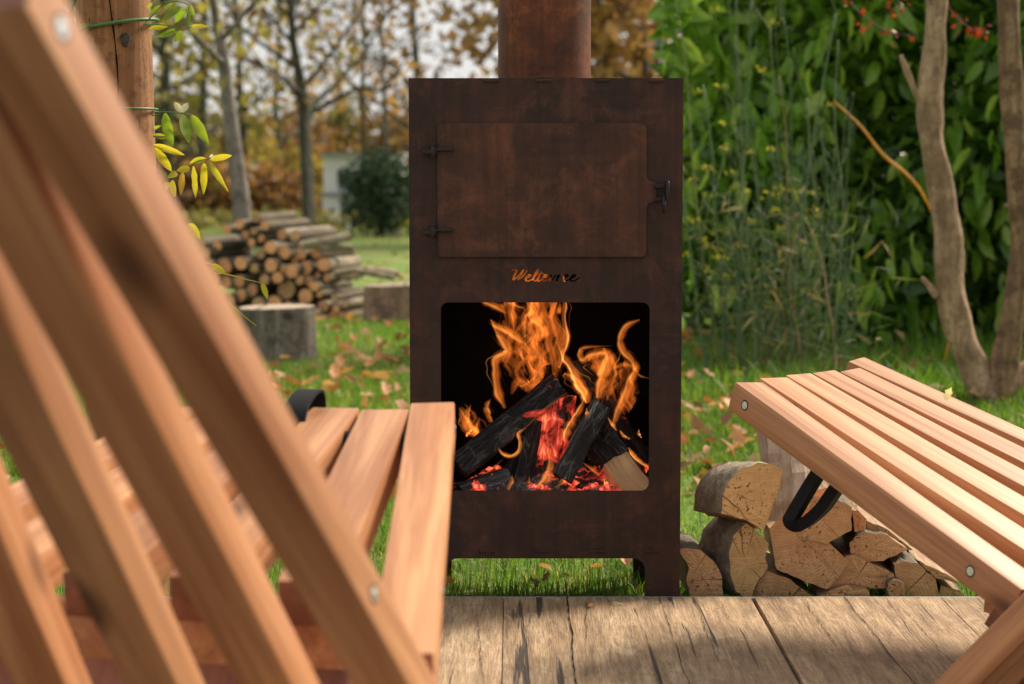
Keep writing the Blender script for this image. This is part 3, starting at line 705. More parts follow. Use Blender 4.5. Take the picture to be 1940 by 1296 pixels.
# ------------------------------------------------------------------ folding slat chairs
CW, CT, PH, PF, PT, CL, CLT = .0543, .0507, .1191, .0693, .0617, .6835, .8023
def slat_mesh(name, s0, s1, w=CW, t=CT):
    me = bevel_mesh(name, *box((0,(s0+s1)/2,-t/2), (w, s1-s0, t)), .0035, 2)
    me.materials.append(MAT['larch']); me.materials.append(MAT['red_larch'])      # end grain is darker
    for p in me.polygons:
        if abs(p.normal.y) > .9: p.material_index = 1
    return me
def chair(x, y, yaw, zh, sig, beta, s_out, label, bk, seed):
    root = tag(empty('folding_chair', (x, y, 0), -yaw), label, 'chair', 'slatted folding chairs facing the stove')
    ax_s = Vector((0, cos(sig), sin(sig))); n_s = Vector((0, -sin(sig), cos(sig)))
    ax_b = Vector((0, -cos(beta), sin(beta))); n_b = Vector((0, sin(beta), cos(beta)))
    O = Vector((0,0,zh))
    cw = Vector((0,0,CH)); OB = cw + (Vector((x,y,zh))-cw)*bk        # the back section passes just behind the seat ends
    OB = Matrix.Rotation(yaw, 3, 'Z') @ (OB - Vector((x,y,0)))
    foot = -(OB.z-DZ)/sin(beta) + .012
    me_in = slat_mesh('seat_slat', .03, CL, .0655); me_out = slat_mesh('seat_slat', s_out, CL, .060); me_long = slat_mesh('seat_slat', s_out, CL+.045, .060); me_b = slat_mesh('back_slat', foot+.02, CLT*bk, CW*bk*1.10, CT*bk)
    def put(name, me, u, ax, n, p_end, Ls, mat, O=O, PH=PH):
        base = O + Vector((u*PH,0,0)); end = O + ax*Ls + Vector((u*p_end,0,0))
        d = (end-base).normalized(); l = d.cross(n).normalized(); n2 = l.cross(d)
        o = link(name, me, mat, root)
        o.matrix_local = Matrix(((l.x,d.x,n2.x,base.x),(l.y,d.y,n2.y,base.y),(l.z,d.z,n2.z,base.z),(0,0,0,1)))
        return o, base, d, l, n2
    R = random.Random(seed)
    seat = []; back = []
    for i in range(6):
        u = i-2.5 - (.09 if i == 5 and bk < .9 else 0)
        seat.append(put('seat_slat', me_out if i == 0 else me_long if i == 5 else me_in, u, ax_s, n_s, PF, CL, MAT['larch']))
    for j in range(5):
        back.append(put('back_slat', me_b, j-2, ax_b, n_b, PT*bk, CLT*bk, MAT['larch'], OB, PH*bk))
    # screws on the outer faces
    def screw(b, d, l, n2, s, side, rr=.0068, kk=1):
        c = b + d*s*kk - n2*CT*kk*.5 + l*side*(CW*kk/2*(1.10 if kk != 1 else 1))
        m = MB().add(*tube([c-l*side*.004, c+l*side*.0006], rr, 16)).add(*tube([c+l*side*.0004, c+l*side*.0016], rr*.35, 8))
        m.build('screw', MAT['zinc'], root, True, rad(40))
        MB().add(*tube([c-l*side*.002, c+l*side*.0002], rr*1.35, 16)).build('screw_washer', MAT['iron'], root, True, rad(40))
    for k in (0, 5):
        o, b, d, l, n2 = seat[k]; s = -1 if k == 0 else 1
        b = b + l*s*.0029; screw(b, d, l, n2, CL-.040+(.045 if k == 5 else 0), s); screw(b, d, l, n2, .075, s)
    for k in (0, 4):
        o, b, d, l, n2 = back[k]; s = 1 if k == 0 else -1
        screw(b, d, l, n2, CLT-.042, s, .0068, bk); screw(b, d, l, n2, .035, s, .0068, bk)
    # rods with rubber spacers between the slats
    rs = CL-.085
    p0 = seat[0][1]+seat[0][2]*rs-seat[0][4]*CT*.5; p5 = seat[5][1]+seat[5][2]*rs-seat[5][4]*CT*.5
    MB().add(*tube([p0,p5], .006, 10)).build('front_rod', MAT['zinc'], root, True)
    for i in range(5):
        a = p0.lerp(p5, (i+.22)/5); b = p0.lerp(p5, (i+.78)/5)
        MB().add(*tube([a,b], .0195, 20)).build('spacer', MAT['rubber'], root, True, rad(40))
    a = back[0][1]+back[0][2]*(CLT-.042)*bk-back[0][4]*CT*.5; b = back[4][1]+back[4][2]*(CLT-.042)*bk-back[4][4]*CT*.5
    MB().add(*tube([a,b], .006, 10)).build('back_rod', MAT['zinc'], root, True)
    # crossbar under the seat ends, rear legs below it
    me = bevel_mesh('crossbar', *box((0,0,0), (3*PH+CW, .046, .066)), .004, 2)
    o = link('crossbar', me, MAT['larch'], root); o.location = O + ax_s*.085 - n_s*(CT+.035); o.rotation_euler = (sig-.25, 0, 0)
    for u in (-1.5, -.5, .5, 1.5):
        top = O + ax_s*.085 + Vector((u*PH,0,0)) - n_s*(CT+.064); bot = Vector((u*PH*1.0, -.10, DZ))
        d = (bot-top); L = d.length; d.normalize(); l = Vector((1,0,0)); n2 = l.cross(d)
        me = bevel_mesh('rear_leg', *box((0,L/2-.012,0), (CW,L-.02,CT)), .003, 2)
        o = link('rear_leg', me, MAT['red_larch'], root)  # darker larch here stands in for the shade below the seat
        o.matrix_local = Matrix(((l.x,d.x,n2.x,top.x),(l.y,d.y,n2.y,top.y),(l.z,d.z,n2.z,top.z),(0,0,0,1)))
    return root, O, ax_s, n_s, p0.lerp(p5,.5)
def strap(root, path, width, lat, th=.004):
    """flat webbing loop swept along a path in the chair's own frame"""
    P = catmull(path, 6); n = len(P); V = []; F = []
    lat = Vector(lat).normalized()
    for i, p in enumerate(P):
        t = (P[min(i+1,n-1)]-P[max(i-1,0)]).normalized(); nn = t.cross(lat).normalized()
        for a, b in ((-1,-1),(1,-1),(1,1),(-1,1)): V.append(p + lat*a*width/2 + nn*b*th/2)
    for i in range(n-1):
        for k in range(4): F.append((i*4+k, i*4+(k+1)%4, (i+1)*4+(k+1)%4, (i+1)*4+k))
    F.append((3,2,1,0)); F.append(tuple((n-1)*4+k for k in range(4)))
    o = MB().add(V, F).build('carrying_strap', MAT['rubber'], root); recalc(o.data); smooth(o.data, rad(40)); return o
cl, O1, ax1, n1, c1 = chair(-.3861, 1.9794, .1689, .3754, .1539, .7944, -.15, 'larch slat folding chair at left seen from behind, its backrest close to the camera', .87, 3)
cr, O2, ax2, n2_, c2 = chair(.9559, 2.9656, -.7309, .2154, .3443, .8623, -.022, 'larch slat folding chair at right with black strap hanging under its seat', .965, 5)
up1 = n1
strap(cl, [c1-n1*.02+Vector((0,.0,0)), c1+ax1*.03+n1*.035, c1+ax1*.095+n1*.046, c1+ax1*.125+n1*.028, c1+ax1*.10-n1*.03, c1-n1*.045], .032, (1,0,0))
def w2c(p): return Matrix.Rotation(.7309, 4, 'Z').inverted() @ (Vector(p)-Vector((.9559,2.9656,0)))
# strap hanging under the right-hand seat, seen nearly side on
ys = 3.34
sp = [at(1560,885,ys), at(1545,905,ys), at(1512,960,ys), at(1500,985,ys), at(1520,993,ys), at(1556,965,ys), at(1578,935,ys), at(1600,905,ys)]
strap(cr, [w2c(p) for p in sp], .028, w2c(Vector((.9559,2.9656,0))+Vector((.62,.78,.12))), .020)

# dry leaf lying on the right-hand chair
def leaf_mesh(name, L, w, curl=.2, fold=.25, seg=5, lobes=0, seed=0):
    R = random.Random(seed); V = []; F = []
    for i in range(seg+1):
        t = i/seg; hw = w/2*2.05*(t+.02)**.62*(1-t)**.86*(1+R.uniform(-.08,.08)) if i < seg else .0003
        if lobes and 0 < i < seg: hw *= 1.25 if i % 2 else .7
        z = curl*L*(t*t); y = L*t
        for k in (-1, 0, 1): V.append((k*hw, y, z + abs(k)*hw*fold*2 + R.uniform(-.02,.02)*L))
    for i in range(seg):
        for k in (0, 1): F.append((i*3+k, i*3+k+1, (i+1)*3+k+1, (i+1)*3+k))
    me = bpy.data.meshes.new(name); me.from_pydata(V, [], F); me.update(); smooth(me); return me
dl = link('fallen_leaf', leaf_mesh('dry_leaf', .022, .018, .5, .5, 5, 1, 4), MAT['vine_p'])
dl.location = at(1792,760,3.26); dl.rotation_euler = (.9,.3,-.6); tag(dl, 'curled pale dry leaf resting on the edge of the right chair seat', 'leaf')
# small litter on the deck
for (px, py, L, c, lab, w_) in [(1118,1149,.016,'fallen','small orange leaf scrap on the deck boards below the stove',.012),(1179,1144,.018,'vine_p','flat pale wood chip near the far edge of the deck',.006),(1200,1183,.013,'vine_p','small pale chip lying nearer on the deck',.006),(1352,1155,.016,'split','curved yellowish wood splinter on the deck before the split logs',.003)]:
    r_ = ray(px, py); t = (DZ+.003-CH)/r_.z; p = Vector((0,0,CH))+r_*t
    o = link('litter_leaf' if 'leaf' in lab else 'wood_chip', leaf_mesh('chip', L, w_, .15, .2, 4, 0, 2), MAT[c]); o.location = p; o.rotation_euler = (0,.1,random.uniform(-2,2)); tag(o, lab, 'leaf' if 'leaf' in lab else 'wood chip')

# ------------------------------------------------------------------ split logs stacked beside the stove
k8 = 680/1708
def Z8(x, y): return (1260+x*k8, 780+y*k8)
def billet(poly, Y, axis, L, label, end='end_brown', side='bark', flats=(), seed=0, zoom=True, pith=None, tilt=(0,0), grp='split firewood stacked beside the stove'):
    R = random.Random(seed)
    pts = [at(*(Z8(x,y) if zoom else (x,y)), Y) for x, y in poly]
    c = sum(pts, Vector())/len(pts)
    if pith: c = at(*(Z8(*pith) if zoom else pith), Y)
    root = empty('split_log', c); ax = Vector(axis).normalized()
    # ends facing slightly as cut: shear outline along the axis
    outl = []; n = len(pts)
    for i in range(n):
        a, b = pts[i]-c, pts[(i+1)%n]-c; m = 2 if (b-a).length < .04 else 4
        for k in range(m):
            q = a.lerp(b, k/m); j = .0016 if k else .0008
            q = q + Vector((R.uniform(-j,j), 0, R.uniform(-j,j)))
            q.y += q.x*tilt[0] + q.z*tilt[1]; outl.append((q, i))
    N = len(outl); M = 7
    V = []; F = []; mi = []
    for j in range(M):
        s = L*j/(M-1); sc = 1 + R.uniform(-.02,.02)
        for q, i in outl: V.append(Vector((q.x*sc,q.y,q.z*sc)) + ax*s + Vector((R.uniform(-1,1),0,R.uniform(-1,1)))*(.0018 if 0 < j else 0))
    mb = MB(); mb.v = [tuple(v) for v in V]
    fb, fs = [], []
    for j in range(M-1):
        for k in range(N):
            f = (j*N+k, (j+1)*N+k, (j+1)*N+(k+1)%N, j*N+(k+1)%N)
            (fs if outl[k][1] in flats else fb).append(f)
    # rotate local frame so that local Y is the axis: the materials run along it
    for nm, fl, mt in (('bark', fb, MAT[side]), ('split_face', fs, MAT['split'] if end != 'end_pale' else MAT['split'])):
        if not fl: continue
        used = sorted({i for f in fl for i in f}); mp = {u: t for t, u in enumerate(used)}
        o = MB().add([V[u] for u in used], [tuple(mp[i] for i in f) for f in fl]).build(nm, mt, root); recalc(o.data); smooth(o.data, rad(45))
    e = [q for q, i in outl]; cc = Vector((0,0,0)) 
    rings = []; V2 = []; F2 = []
    for t in (1, .66, .33):
        for q in e: V2.append(q*t + Vector((0, R.uniform(-.0012,.0012)*(t < 1), 0)))
    V2.append(cc)
    for rj in range(2):
        for kk in range(N): F2.append((rj*N+kk, rj*N+(kk+1)%N, (rj+1)*N+(kk+1)%N, (rj+1)*N+kk))
    for kk in range(N): F2.append((2*N+kk, 2*N+(kk+1)%N, 3*N))
    MB().add(V2, F2).build('cut_end', MAT[end], root)
    back = [q + ax*L for q in e]; MB().add(back, [tuple(range(N))[::-1]]).build('cut_end', MAT[end], root)
    tag(root, label, 'log', grp); return root
Y0 = D + .075
BK = (-.42,1,0)
billet([(262,478),(268,400),(300,325),(360,268),(440,243),(520,252),(565,280),(548,360),(515,440),(470,562),(380,512),(310,490)], Y0-.01, (-.38,1,-.12), .12, 'half round log with lit pale end on top of the firewood stack', 'end_pale', 'bark_pale', (7,8,9,10,11), 11, pith=(480,520), tilt=(.20,0))
billet([(302,660),(325,585),(385,530),(440,575),(497,632),(478,700),(492,748),(445,800),(418,870),(385,888),(335,850),(308,770)], Y0, (-.42,1,-.08), .12, 'round log with cracked edge below the pale half round log', 'end_pale', 'bark_pale', (2,3,4,5,6), 12, pith=(430,690), tilt=(.22,0))
billet([(65,655),(100,645),(165,655),(235,715),(275,790),(278,884),(122,884),(100,800),(112,745)], Y0-.02, (-.05,1,0), .16, 'pale log squeezed between the stove foot and the stack', 'end_brown', 'bark', (6,7,8), 13, tilt=(.15,0))
billet([(498,556),(632,566),(760,640),(880,716),(828,780),(770,846),(640,796),(530,748),(512,650)], Y0+.005, (.05,1,0), .25, 'large square split log in the middle of the firewood stack', 'end_brown', 'bark', (0,1,2,3,4,5,6,7,8), 14, pith=(600,450))
billet([(480,752),(595,800),(715,886),(412,890),(440,815)], Y0+.012, (0,1,0), .25, 'low wedge of firewood under the large square log', 'end_brown', 'bark_dark', (0,1,2), 15, pith=(520,980))
billet([(650,590),(700,545),(760,480),(830,425),(888,455),(888,565),(770,628),(690,612)], Y0+.0, (.08,1,.05), .24, 'split log with pale grain behind the hanging black strap', 'end_brown', 'bark', (0,1,2,5,6,7), 16, pith=(700,400))
billet([(620,470),(700,390),(770,362),(815,400),(790,455),(700,520),(628,528)], Y0+.035, (.1,1,.1), .2, 'orange brown split log framed by the black strap', 'end_orange', 'bark', (0,1,5), 26)
billet([(878,625),(905,592),(955,572),(1060,590),(1152,656),(1040,712),(960,716),(885,690)], Y0+.03, (.06,1,0), .24, 'flat split log under the edge of the right chair', 'end_brown', 'bark', (3,4,5), 17)
billet([(730,884),(790,850),(862,824),(960,842),(978,884)], Y0+.0, (.02,1,0), .24, 'low thin split log lying against the deck edge', 'end_brown', 'bark', (0,1,2), 18)
billet([(1092,735),(1130,712),(1205,722),(1290,800),(1308,884),(1150,884),(1098,835)], Y0+.02, (.03,1,0), .24, 'big quarter log at the right end of the stack', 'end_brown', 'bark', (0,5), 19, pith=(1120,890))
billet([(1146+45*cos(a)-46,845+45*sin(a)) for a in np.linspace(0,2*pi,11)[:-1]], Y0-.012, (.03,1,0), .2, 'small round branch log beside the quarter log', 'end_brown', 'bark', (), 20)
billet([(860,690),(900,680),(1000,730),(1090,770),(1090,835),(980,842),(880,815),(770,850),(800,800)], Y0+.018, (.03,1,0), .22, 'dark bark covered split log wedged between the large square log and the quarter log', 'split_dark' if False else 'end_brown', 'bark_dark', (0,1,2,3,4,5,6,7,8), 21)
billet([(1200,706),(1290,748),(1390,806),(1396,822),(1330,800),(1280,792),(1215,725)], Y0+.05, (.03,1,0), .22, 'thin flat piece of wood sticking out right of the stack', 'end_brown', 'bark', (0,1,2), 22)
billet([(888,470),(918,468),(960,510),(958,560),(925,568),(900,570)], Y0+.02, (.05,1,0), .2, 'narrow orange edged split piece beside the pale grained log', 'end_orange', 'bark', (0,1,2), 23)
billet([(1310,830),(1400,850),(1440,884),(1300,884)], Y0+.06, (.05,1,0), .2, 'flat low log in the dark under the right chair', 'end_brown', 'bark', (0,), 24)
billet([(960,520),(1060,560),(1180,660),(1130,650),(1050,585),(965,565)], Y0+.07, (.05,1,0), .2, 'long thin split stick in the dark behind the flat split log', 'end_brown', 'bark_dark', (0,1,2), 25)
# upright pale split log leaning behind the stack
def upright():
    a = at(*Z8(590,560), Y0+.10); b = at(*Z8(560,60), Y0+.16); c = (a+b)/2
    wdt = 240*k8/px_scale(Y0+.12)
    root = empty('split_log', a); L = (b-a).length; d = (b-a).normalized()
    q = d.to_track_quat('Y', 'Z'); root.rotation_mode = 'QUATERNION'; root.rotation_quaternion = q
    R = random.Random(5); V = []; F = []; M = 12; prof = [(-.5,.05),(-.35,-.12),(-.1,-.06),(.12,-.14),(.38,-.05),(.5,.1),(.2,.45),(-.25,.42)]
    N = len(prof)
    inv = q.inverted()
    cx = inv @ Vector((1,0,0)); cz = inv @ Vector((0,1,0))
    for j in range(M):
        for x, z in prof: V.append(cx*(x*wdt+R.uniform(-.003,.003)) + cz*(z*wdt+R.uniform(-.004,.004)) + Vector((0,L*j/(M-1),0)))
    fw, fbk = [], []
    for j in range(M-1):
        for k in range(N):
            (fbk if k in (5,6,7) else fw).append((j*N+k,(j+1)*N+k,(j+1)*N+(k+1)%N,j*N+(k+1)%N))
    o = MB().add(V, fw).build('split_face', MAT['split_white'], root); recalc(o.data)
    o = MB().add(V, fbk).build('bark', MAT['bark'], root); recalc(o.data)
    MB().add(V, [tuple((M-1)*N+k for k in range(N)), tuple(range(N))[::-1]]).build('cut_end', MAT['end_brown'], root)
    tag(root, 'upright split log with white torn face behind the firewood stack', 'log', 'split firewood stacked beside the stove')
upright()

# ------------------------------------------------------------------ round post with vine
PYD = 3.72
def post():
    a = at(204,-330,PYD); b = at(226,400,PYD); c = at(250,1180,PYD); b0 = a.lerp(c, (a.z-b.z)/(a.z-c.z))
    c = a + (c-a)*((a.z-gh(0,PYD)+.02)/(a.z-c.z))
    root = empty('round_post', c)
    P = [Vector((c.x+(a.x-c.x)*t, PYD, c.z+(a.z-c.z)*t)) - c for t in np.linspace(0,1,24)]
    V, F = tube(P, [.0735-.005*t for t in np.linspace(0,1,24)], 40)
    R = random.Random(2); M = MB(); M.add(V, F); o = M.build('shaft', MAT['post_wood'], root, True, rad(50))
    # material coordinates: grain along Z, so turn the mesh data
    # long drying crack: a dark sunken wedge following the shaft
    cr = [at(207+ (8*sin(y/90)) + y*.055, y, PYD-.0715) - c for y in range(-300, 520, 18)]
    V, F = [], []
    for i, p in enumerate(cr):
        w = .0011 + .0006*sin(i*1.7)
        V += [p+Vector((-w,.0,0)), p+Vector((w,0,0)), p+Vector((0,.012,0))]
    for i in range(len(cr)-1):
        for k in range(3): F.append((i*3+k, i*3+(k+1)%3, (i+1)*3+(k+1)%3, (i+1)*3+k))
    MB().add(V, F).build('drying_crack', MAT['soot'], root)
    for (px, py, rx, rz_) in [(180,42,.011,.012),(237,75,.009,.013),(228,42,.006,.006)]:
        p = at(px, py, PYD); dx = p.x-(c.x+(a.x-c.x)*((p.z-c.z)/(a.z-c.z))); yy = -math.sqrt(max(0,.0695**2-dx*dx))-.0012
        q = at(px, py, PYD+yy) - c
        pts = [(q.x+rx*cos(t)*(1+.25*sin(3*t)), q.z+rz_*sin(t)) for t in np.linspace(0,2*pi,13)[:-1]]
        V, F = prism(pts, q.y-.0008, q.y+.006); MB().add(V, F).build('knot', MAT['bark_dark'], root)
    tag(root, 'round pale timber post with a long crack at upper left', 'post'); return root, c
postr, pc = post()
def ring(root, py, dz, name, mat, r):
    q = at(222, py, PYD) - pc; R = .0755
    P = [Vector((q.x+R*cos(t), R*sin(t), q.z + dz*cos(t))) for t in np.linspace(-pi*1.02, .06, 26)]
    m = MB().add(*tube(P, r, 8)); return m.build(name, mat, root, True)
ring(postr, 208, .001, 'tie_wire', MAT['wire'], .0022)

VY = PYD-.07
vine = tag(empty('climbing_vine', at(280,300,VY)), 'climbing vine with green and yellow leaves hanging from the round post', 'vine')
vo = at(280,300,VY)
kz = 480/1447
def Z1(x, y): return (x*kz, y*kz)
kq = 460/1386
def Z3(x, y): return (340+x*kq, 370+y*kq)
def stem(pts, r, mat, conv=Z1, Y=VY, name='stem'):
    P = catmull([at(*conv(x,y), Y + .01*sin(i*1.3)) - vo for i, (x, y) in enumerate(pts)], 4)
    return MB().add(*tube(P, lerp_list([r, r*.6], len(P)), 6)).build(name, mat, vine, True)
# stem wound round the post, then the hanging shoots
q = at(222,50,PYD)
P = [Vector((q.x+.0755*cos(t), PYD+.0755*sin(t), q.z + .012*cos(t))) - vo for t in np.linspace(-pi*1.05, 0.1, 24)]
MB().add(*tube(P, .0035, 8)).build('stem', MAT['wire'], vine, True)
P = [Vector((q.x-.07+.02*i/6, PYD-.078, q.z+.02+.05*i/6)) - vo for i in range(7)]
MB().add(*tube(P, .003, 6)).build('stem', MAT['wire'], vine, True)
for pts, r in [([(820,145),(850,110),(900,60),(935,15),(960,-40)], .0016), ([(930,20),(990,8),(1060,20),(1085,45)], .0012), ([(830,142),(900,140),(985,150),(1030,172),(1100,152)], .0013),
 ([(870,635),(910,640),(960,640),(1040,648),(1095,658)], .0014), ([(870,660),(900,655),(940,625)], .0012), ([(875,780),(960,780),(1030,770)], .0012), ([(940,1040),(1010,985),(1085,950),(1130,920),(1200,905),(1215,890)], .0013), ([(580,185),(555,160),(515,140)], .0012), ([(480,190),(525,155),(580,155)], .0010)]:
    stem(pts, r, MAT['wire'])
for pts in [[(150,385),(200,398)], [(190,445),(250,448),(330,465),(400,485),(470,500)], [(285,615),(340,665),(400,715),(440,745)]]: stem(pts, .0011, MAT['vine_y'], Z3)
LEAVES = [(540,160,585,288,46,'vine'),(515,140,440,150,26,'vine'),(1090,152,1195,148,32,'vine_y'),(1000,165,890,215,30,'vine'),(1012,176,920,216,30,'vine'),(1038,176,1002,242,42,'vine'),(960,150,848,165,42,'vine_y'),(1030,40,925,118,46,'vine'),(1072,48,988,132,52,'vine'),(1085,30,1110,97,36,'vine'),(1076,60,1076,170,24,'vine'),(985,18,930,66,28,'vine'),(920,30,850,98,38,'vine'),(872,18,845,48,28,'vine'),
 (945,645,990,832,74,'vine'),(1045,655,1076,838,68,'vine'),(1095,660,1192,828,74,'vine'),(1035,642,998,590,44,'vine_p'),(1042,642,1072,585,44,'vine_p'),(948,792,875,770,40,'vine_y'),(880,830,1062,892,48,'vine_y'),(885,845,982,978,58,'vine_y'),(880,735,905,722,24,'vine'),
 (1200,910,1328,890,44,'vine_y'),(1178,910,1080,932,44,'vine_y'),(1165,930,1160,1102,48,'vine_y'),(1195,920,1298,1092,38,'vine_y'),(1105,950,1132,1135,42,'vine_y'),(1085,960,1008,978,48,'vine_y'),(1042,985,1036,1124,42,'vine_o'),(1012,990,960,1012,42,'vine_y'),(985,1030,1002,1128,48,'vine_y'),(962,1040,945,1085,40,'vine_y'),(1205,905,1215,880,26,'vine_p')]
def vine_leaf(b, t, w, mt, i, Y=VY):
    R = random.Random(i); B = at(*b, Y + R.uniform(-.02,.02)); T = at(*t, Y + R.uniform(-.03,.02)); L = (T-B).length
    me = leaf_mesh('leaf', L, w, R.uniform(-.15,.2), R.uniform(.1,.45), 7, 0, i)
    o = link('leaf', me, MAT[mt], vine); o.location = B - vo
    d = (T-B).normalized(); n = Vector((R.uniform(-.35,.35), -1, R.uniform(-.2,.5))); l = d.cross(n).normalized(); n = l.cross(d)
    o.matrix_local = Matrix(((l.x,d.x,n.x,B.x-vo.x),(l.y,d.y,n.y,B.y-vo.y),(l.z,d.z,n.z,B.z-vo.z),(0,0,0,1)))
for i, (x0,y0,x1,y1,w,mt) in enumerate(LEAVES): vine_leaf(Z1(x0,y0), Z1(x1,y1), w*kz/px_scale(VY)*1.15, mt, i)
for i, (x0,y0,x1,y1,w,mt) in enumerate([(50,165,122,258,62,'vine_y'),(185,395,264,452,42,'vine_y'),(470,503,502,594,36,'vine_y')]): vine_leaf(Z3(x0,y0), Z3(x1,y1), w*kq/px_scale(VY)*1.2, mt, 90+i)

# ------------------------------------------------------------------ stumps
def stump(name, px0, px1, py_top, py_base, label, tilt=0, knot=None, seed=1, Yb=None):
    b = on_ground((px0+px1)/2, py_base); Y = b.y; r = (px1-px0)/2/px_scale(Y); Yc = Y + r
    cx = at((px0+px1)/2, py_base, Yc).x; zb = gh(cx, Yc)-.02; zt = at((px0+px1)/2, py_top, Yc).z
    R = random.Random(seed); n = 40; root = empty(name, (cx, Yc, zb)); H_ = zt-zb
    V = []; F = []; rr = [r*(1+.03*sin(3*t+seed)+R.uniform(-.018,.018)) for t in np.linspace(0,2*pi,n+1)[:-1]]
    for j in range(6):
        s = (1.06,1.02,1,1,.995,.985)[j]
        for k in range(n): a = 2*pi*k/n; V.append((rr[k]*s*cos(a), rr[k]*s*sin(a), H_*j/5 + (tilt*cos(a)*r if j == 5 else 0)))
    for j in range(5):
        for k in range(n): F.append((j*n+k, j*n+(k+1)%n, (j+1)*n+(k+1)%n, (j+1)*n+k))
    MB().add(V, F).build('bark', MAT['stump_red' if 'reddish' in label else 'stump'], root, True)
    top = [V[5*n+k] for k in range(n)]; o = MB().add(top+[(0,0,H_)], [(k,(k+1)%n,n) for k in range(n)]).build('cut_top', MAT['end_grey'], root)
    # the ring pattern needs the trunk axis along local Y
    if knot:
        kx = (knot[0]-(px0+px1)/2)/px_scale(Y); kzv = at(knot[0], knot[1], Y).z - zb
        yy = -math.sqrt(max(0, r*r-kx*kx)); V, F = prism([(kx+.022*cos(t), kzv+.018*sin(t)) for t in np.linspace(0,2*pi,13)[:-1]], yy-.006, yy+.03); MB().add(V, F).build('knot', MAT['bark_dark'], root)
    tag(root, label, 'stump'); return root
stump('tree_stump', 450, 598, 581, 684, 'grey weathered stump standing in the grass before the log pile', .02, (555,598), 2)
stump('tree_stump', 690, 826, 538, 614, 'reddish stump half hidden behind the left side of the stove', .05, None, 5)

# ------------------------------------------------------------------ stacked round logs in the garden
PLY = on_ground(560, 607).y
GRP = 'round logs stacked behind the stumps'
def round_log(c, r, axis, L, bk, en, label, seed):
    R = random.Random(seed); n = 16; root = empty('stacked_log', c); d = Vector(axis).normalized()
    root.rotation_mode = 'QUATERNION'; root.rotation_quaternion = d.to_track_quat('Y', 'Z')
    rr = [r*(1+.06*sin(2*t+seed)+R.uniform(-.03,.03)) for t in np.linspace(0,2*pi,n+1)[:-1]]
    V = [(rr[k]*cos(2*pi*k/n)*s, L*j/3, rr[k]*sin(2*pi*k/n)*s) for j, s in enumerate((1,1.02,.97,.95)) for k in range(n)]
    F = [(j*n+k, (j+1)*n+k, (j+1)*n+(k+1)%n, j*n+(k+1)%n) for j in range(3) for k in range(n)]
    MB().add(V, F).build('bark', MAT[bk], root, True)
    MB().add([(V[k][0]*.97, -.002, V[k][2]*.97) for k in range(n)]+[(0,-.003,0)], [(k,(k+1)%n,n) for k in range(n)]).build('cut_end', MAT[en], root)
    MB().add([V[3*n+k] for k in range(n)]+[(0,L,0)], [((k+1)%n,k,n) for k in range(n)]).build('cut_end', MAT[en], root)
    tag(root, label, 'log', GRP); return root
ENDS = [(345,165,28),(425,205,25),(488,172,30),(375,222,25),(412,270,28),(467,245,24),(585,225,34),(660,230,35),(520,297,40),(600,325,40),(655,347,40),(465,335,30),(720,415,44),(640,432,44),(825,395,42),(780,328,36),(790,455,18),(685,484,28),(842,470,26),(215,292,30),(425,415,28),(350,388,40),(258,402,46),(522,400,40),(415,540,36),(610,538,58),(720,575,45),(770,520,30),(820,632,34),(895,650,26),(945,620,22),(800,562,22),(885,585,22),(270,192,30),(440,132,28),(262,500,38),(340,490,35),(150,330,32),(485,482,32),(560,470,36),(545,610,40),(450,620,38),(700,650,40),(620,640,36),(770,680,30),(850,700,26),(100,400,40),(120,270,34),(180,400,34),(190,480,40),(350,570,36),(280,600,44),(90,500,44),(560,380,26),(590,420,22),(700,340,26),(740,490,28),(930,690,26)]
sc = px_scale(PLY)
ORD = ['first','second','third','fourth','fifth','sixth','seventh','eighth','ninth','tenth','eleventh','twelfth','thirteenth','fourteenth']
ROWS = ['topmost','second','third','fourth','fifth','sixth','seventh','lowest']
row_of = lambda y: min(7, max(0, int((y-125)//75)))
def log_label(i):
    x, y, r = ENDS[i]; k = row_of(y); row = sorted(e[0] for e in ENDS if row_of(e[1]) == k)
    return 'sawn log end, %s from the left in the %s row of the garden log stack' % (ORD[row.index(x)], ROWS[k])
for i, (x, y, r) in enumerate(ENDS):
    R = random.Random(100+i); px, py = Z3(x, y); h = max(0, 607-py)
    Y = PLY + .10 + .0010*h + R.uniform(-.03,.05)
    c = at(px, py, Y); ang = .40 + R.uniform(-.10,.10)
    up = y < 480
    en = 'end_orange' if R.random() < (.9 if up else .6) else 'end_brown'
    round_log(c, r*kq/sc, (sin(ang), cos(ang), R.uniform(-.02,.03)), .46+R.uniform(-.06,.06), 'bark_pale' if R.random() < .2 else 'bark', en,
              log_label(i), i)
for i, (x0,y0,x1,y1,r) in enumerate([(690,290,975,235,26),(790,300,985,300,24),(860,450,1050,420,22),(1000,430,1220,470,18),(1060,430,1240,445,26),(820,530,940,500,22)]):
    a = at(*Z3(x0,y0), PLY+.16+.05*(i%3)); b = at(*Z3(x1,y1), PLY+.30+.05*(i%3)); d = b-a
    round_log(a, r*kq/sc, d, d.length, 'bark_pale', 'end_brown', ['uppermost pale log lying crosswise on the right shoulder of the garden stack','pale crosswise log just below the uppermost one','pale crosswise log at mid height on the right of the stack','thin pale log poking out furthest right from the stack','short pale log lying right behind the reddish stump','yellowish short crosswise log low in the stack'][i], 300+i)

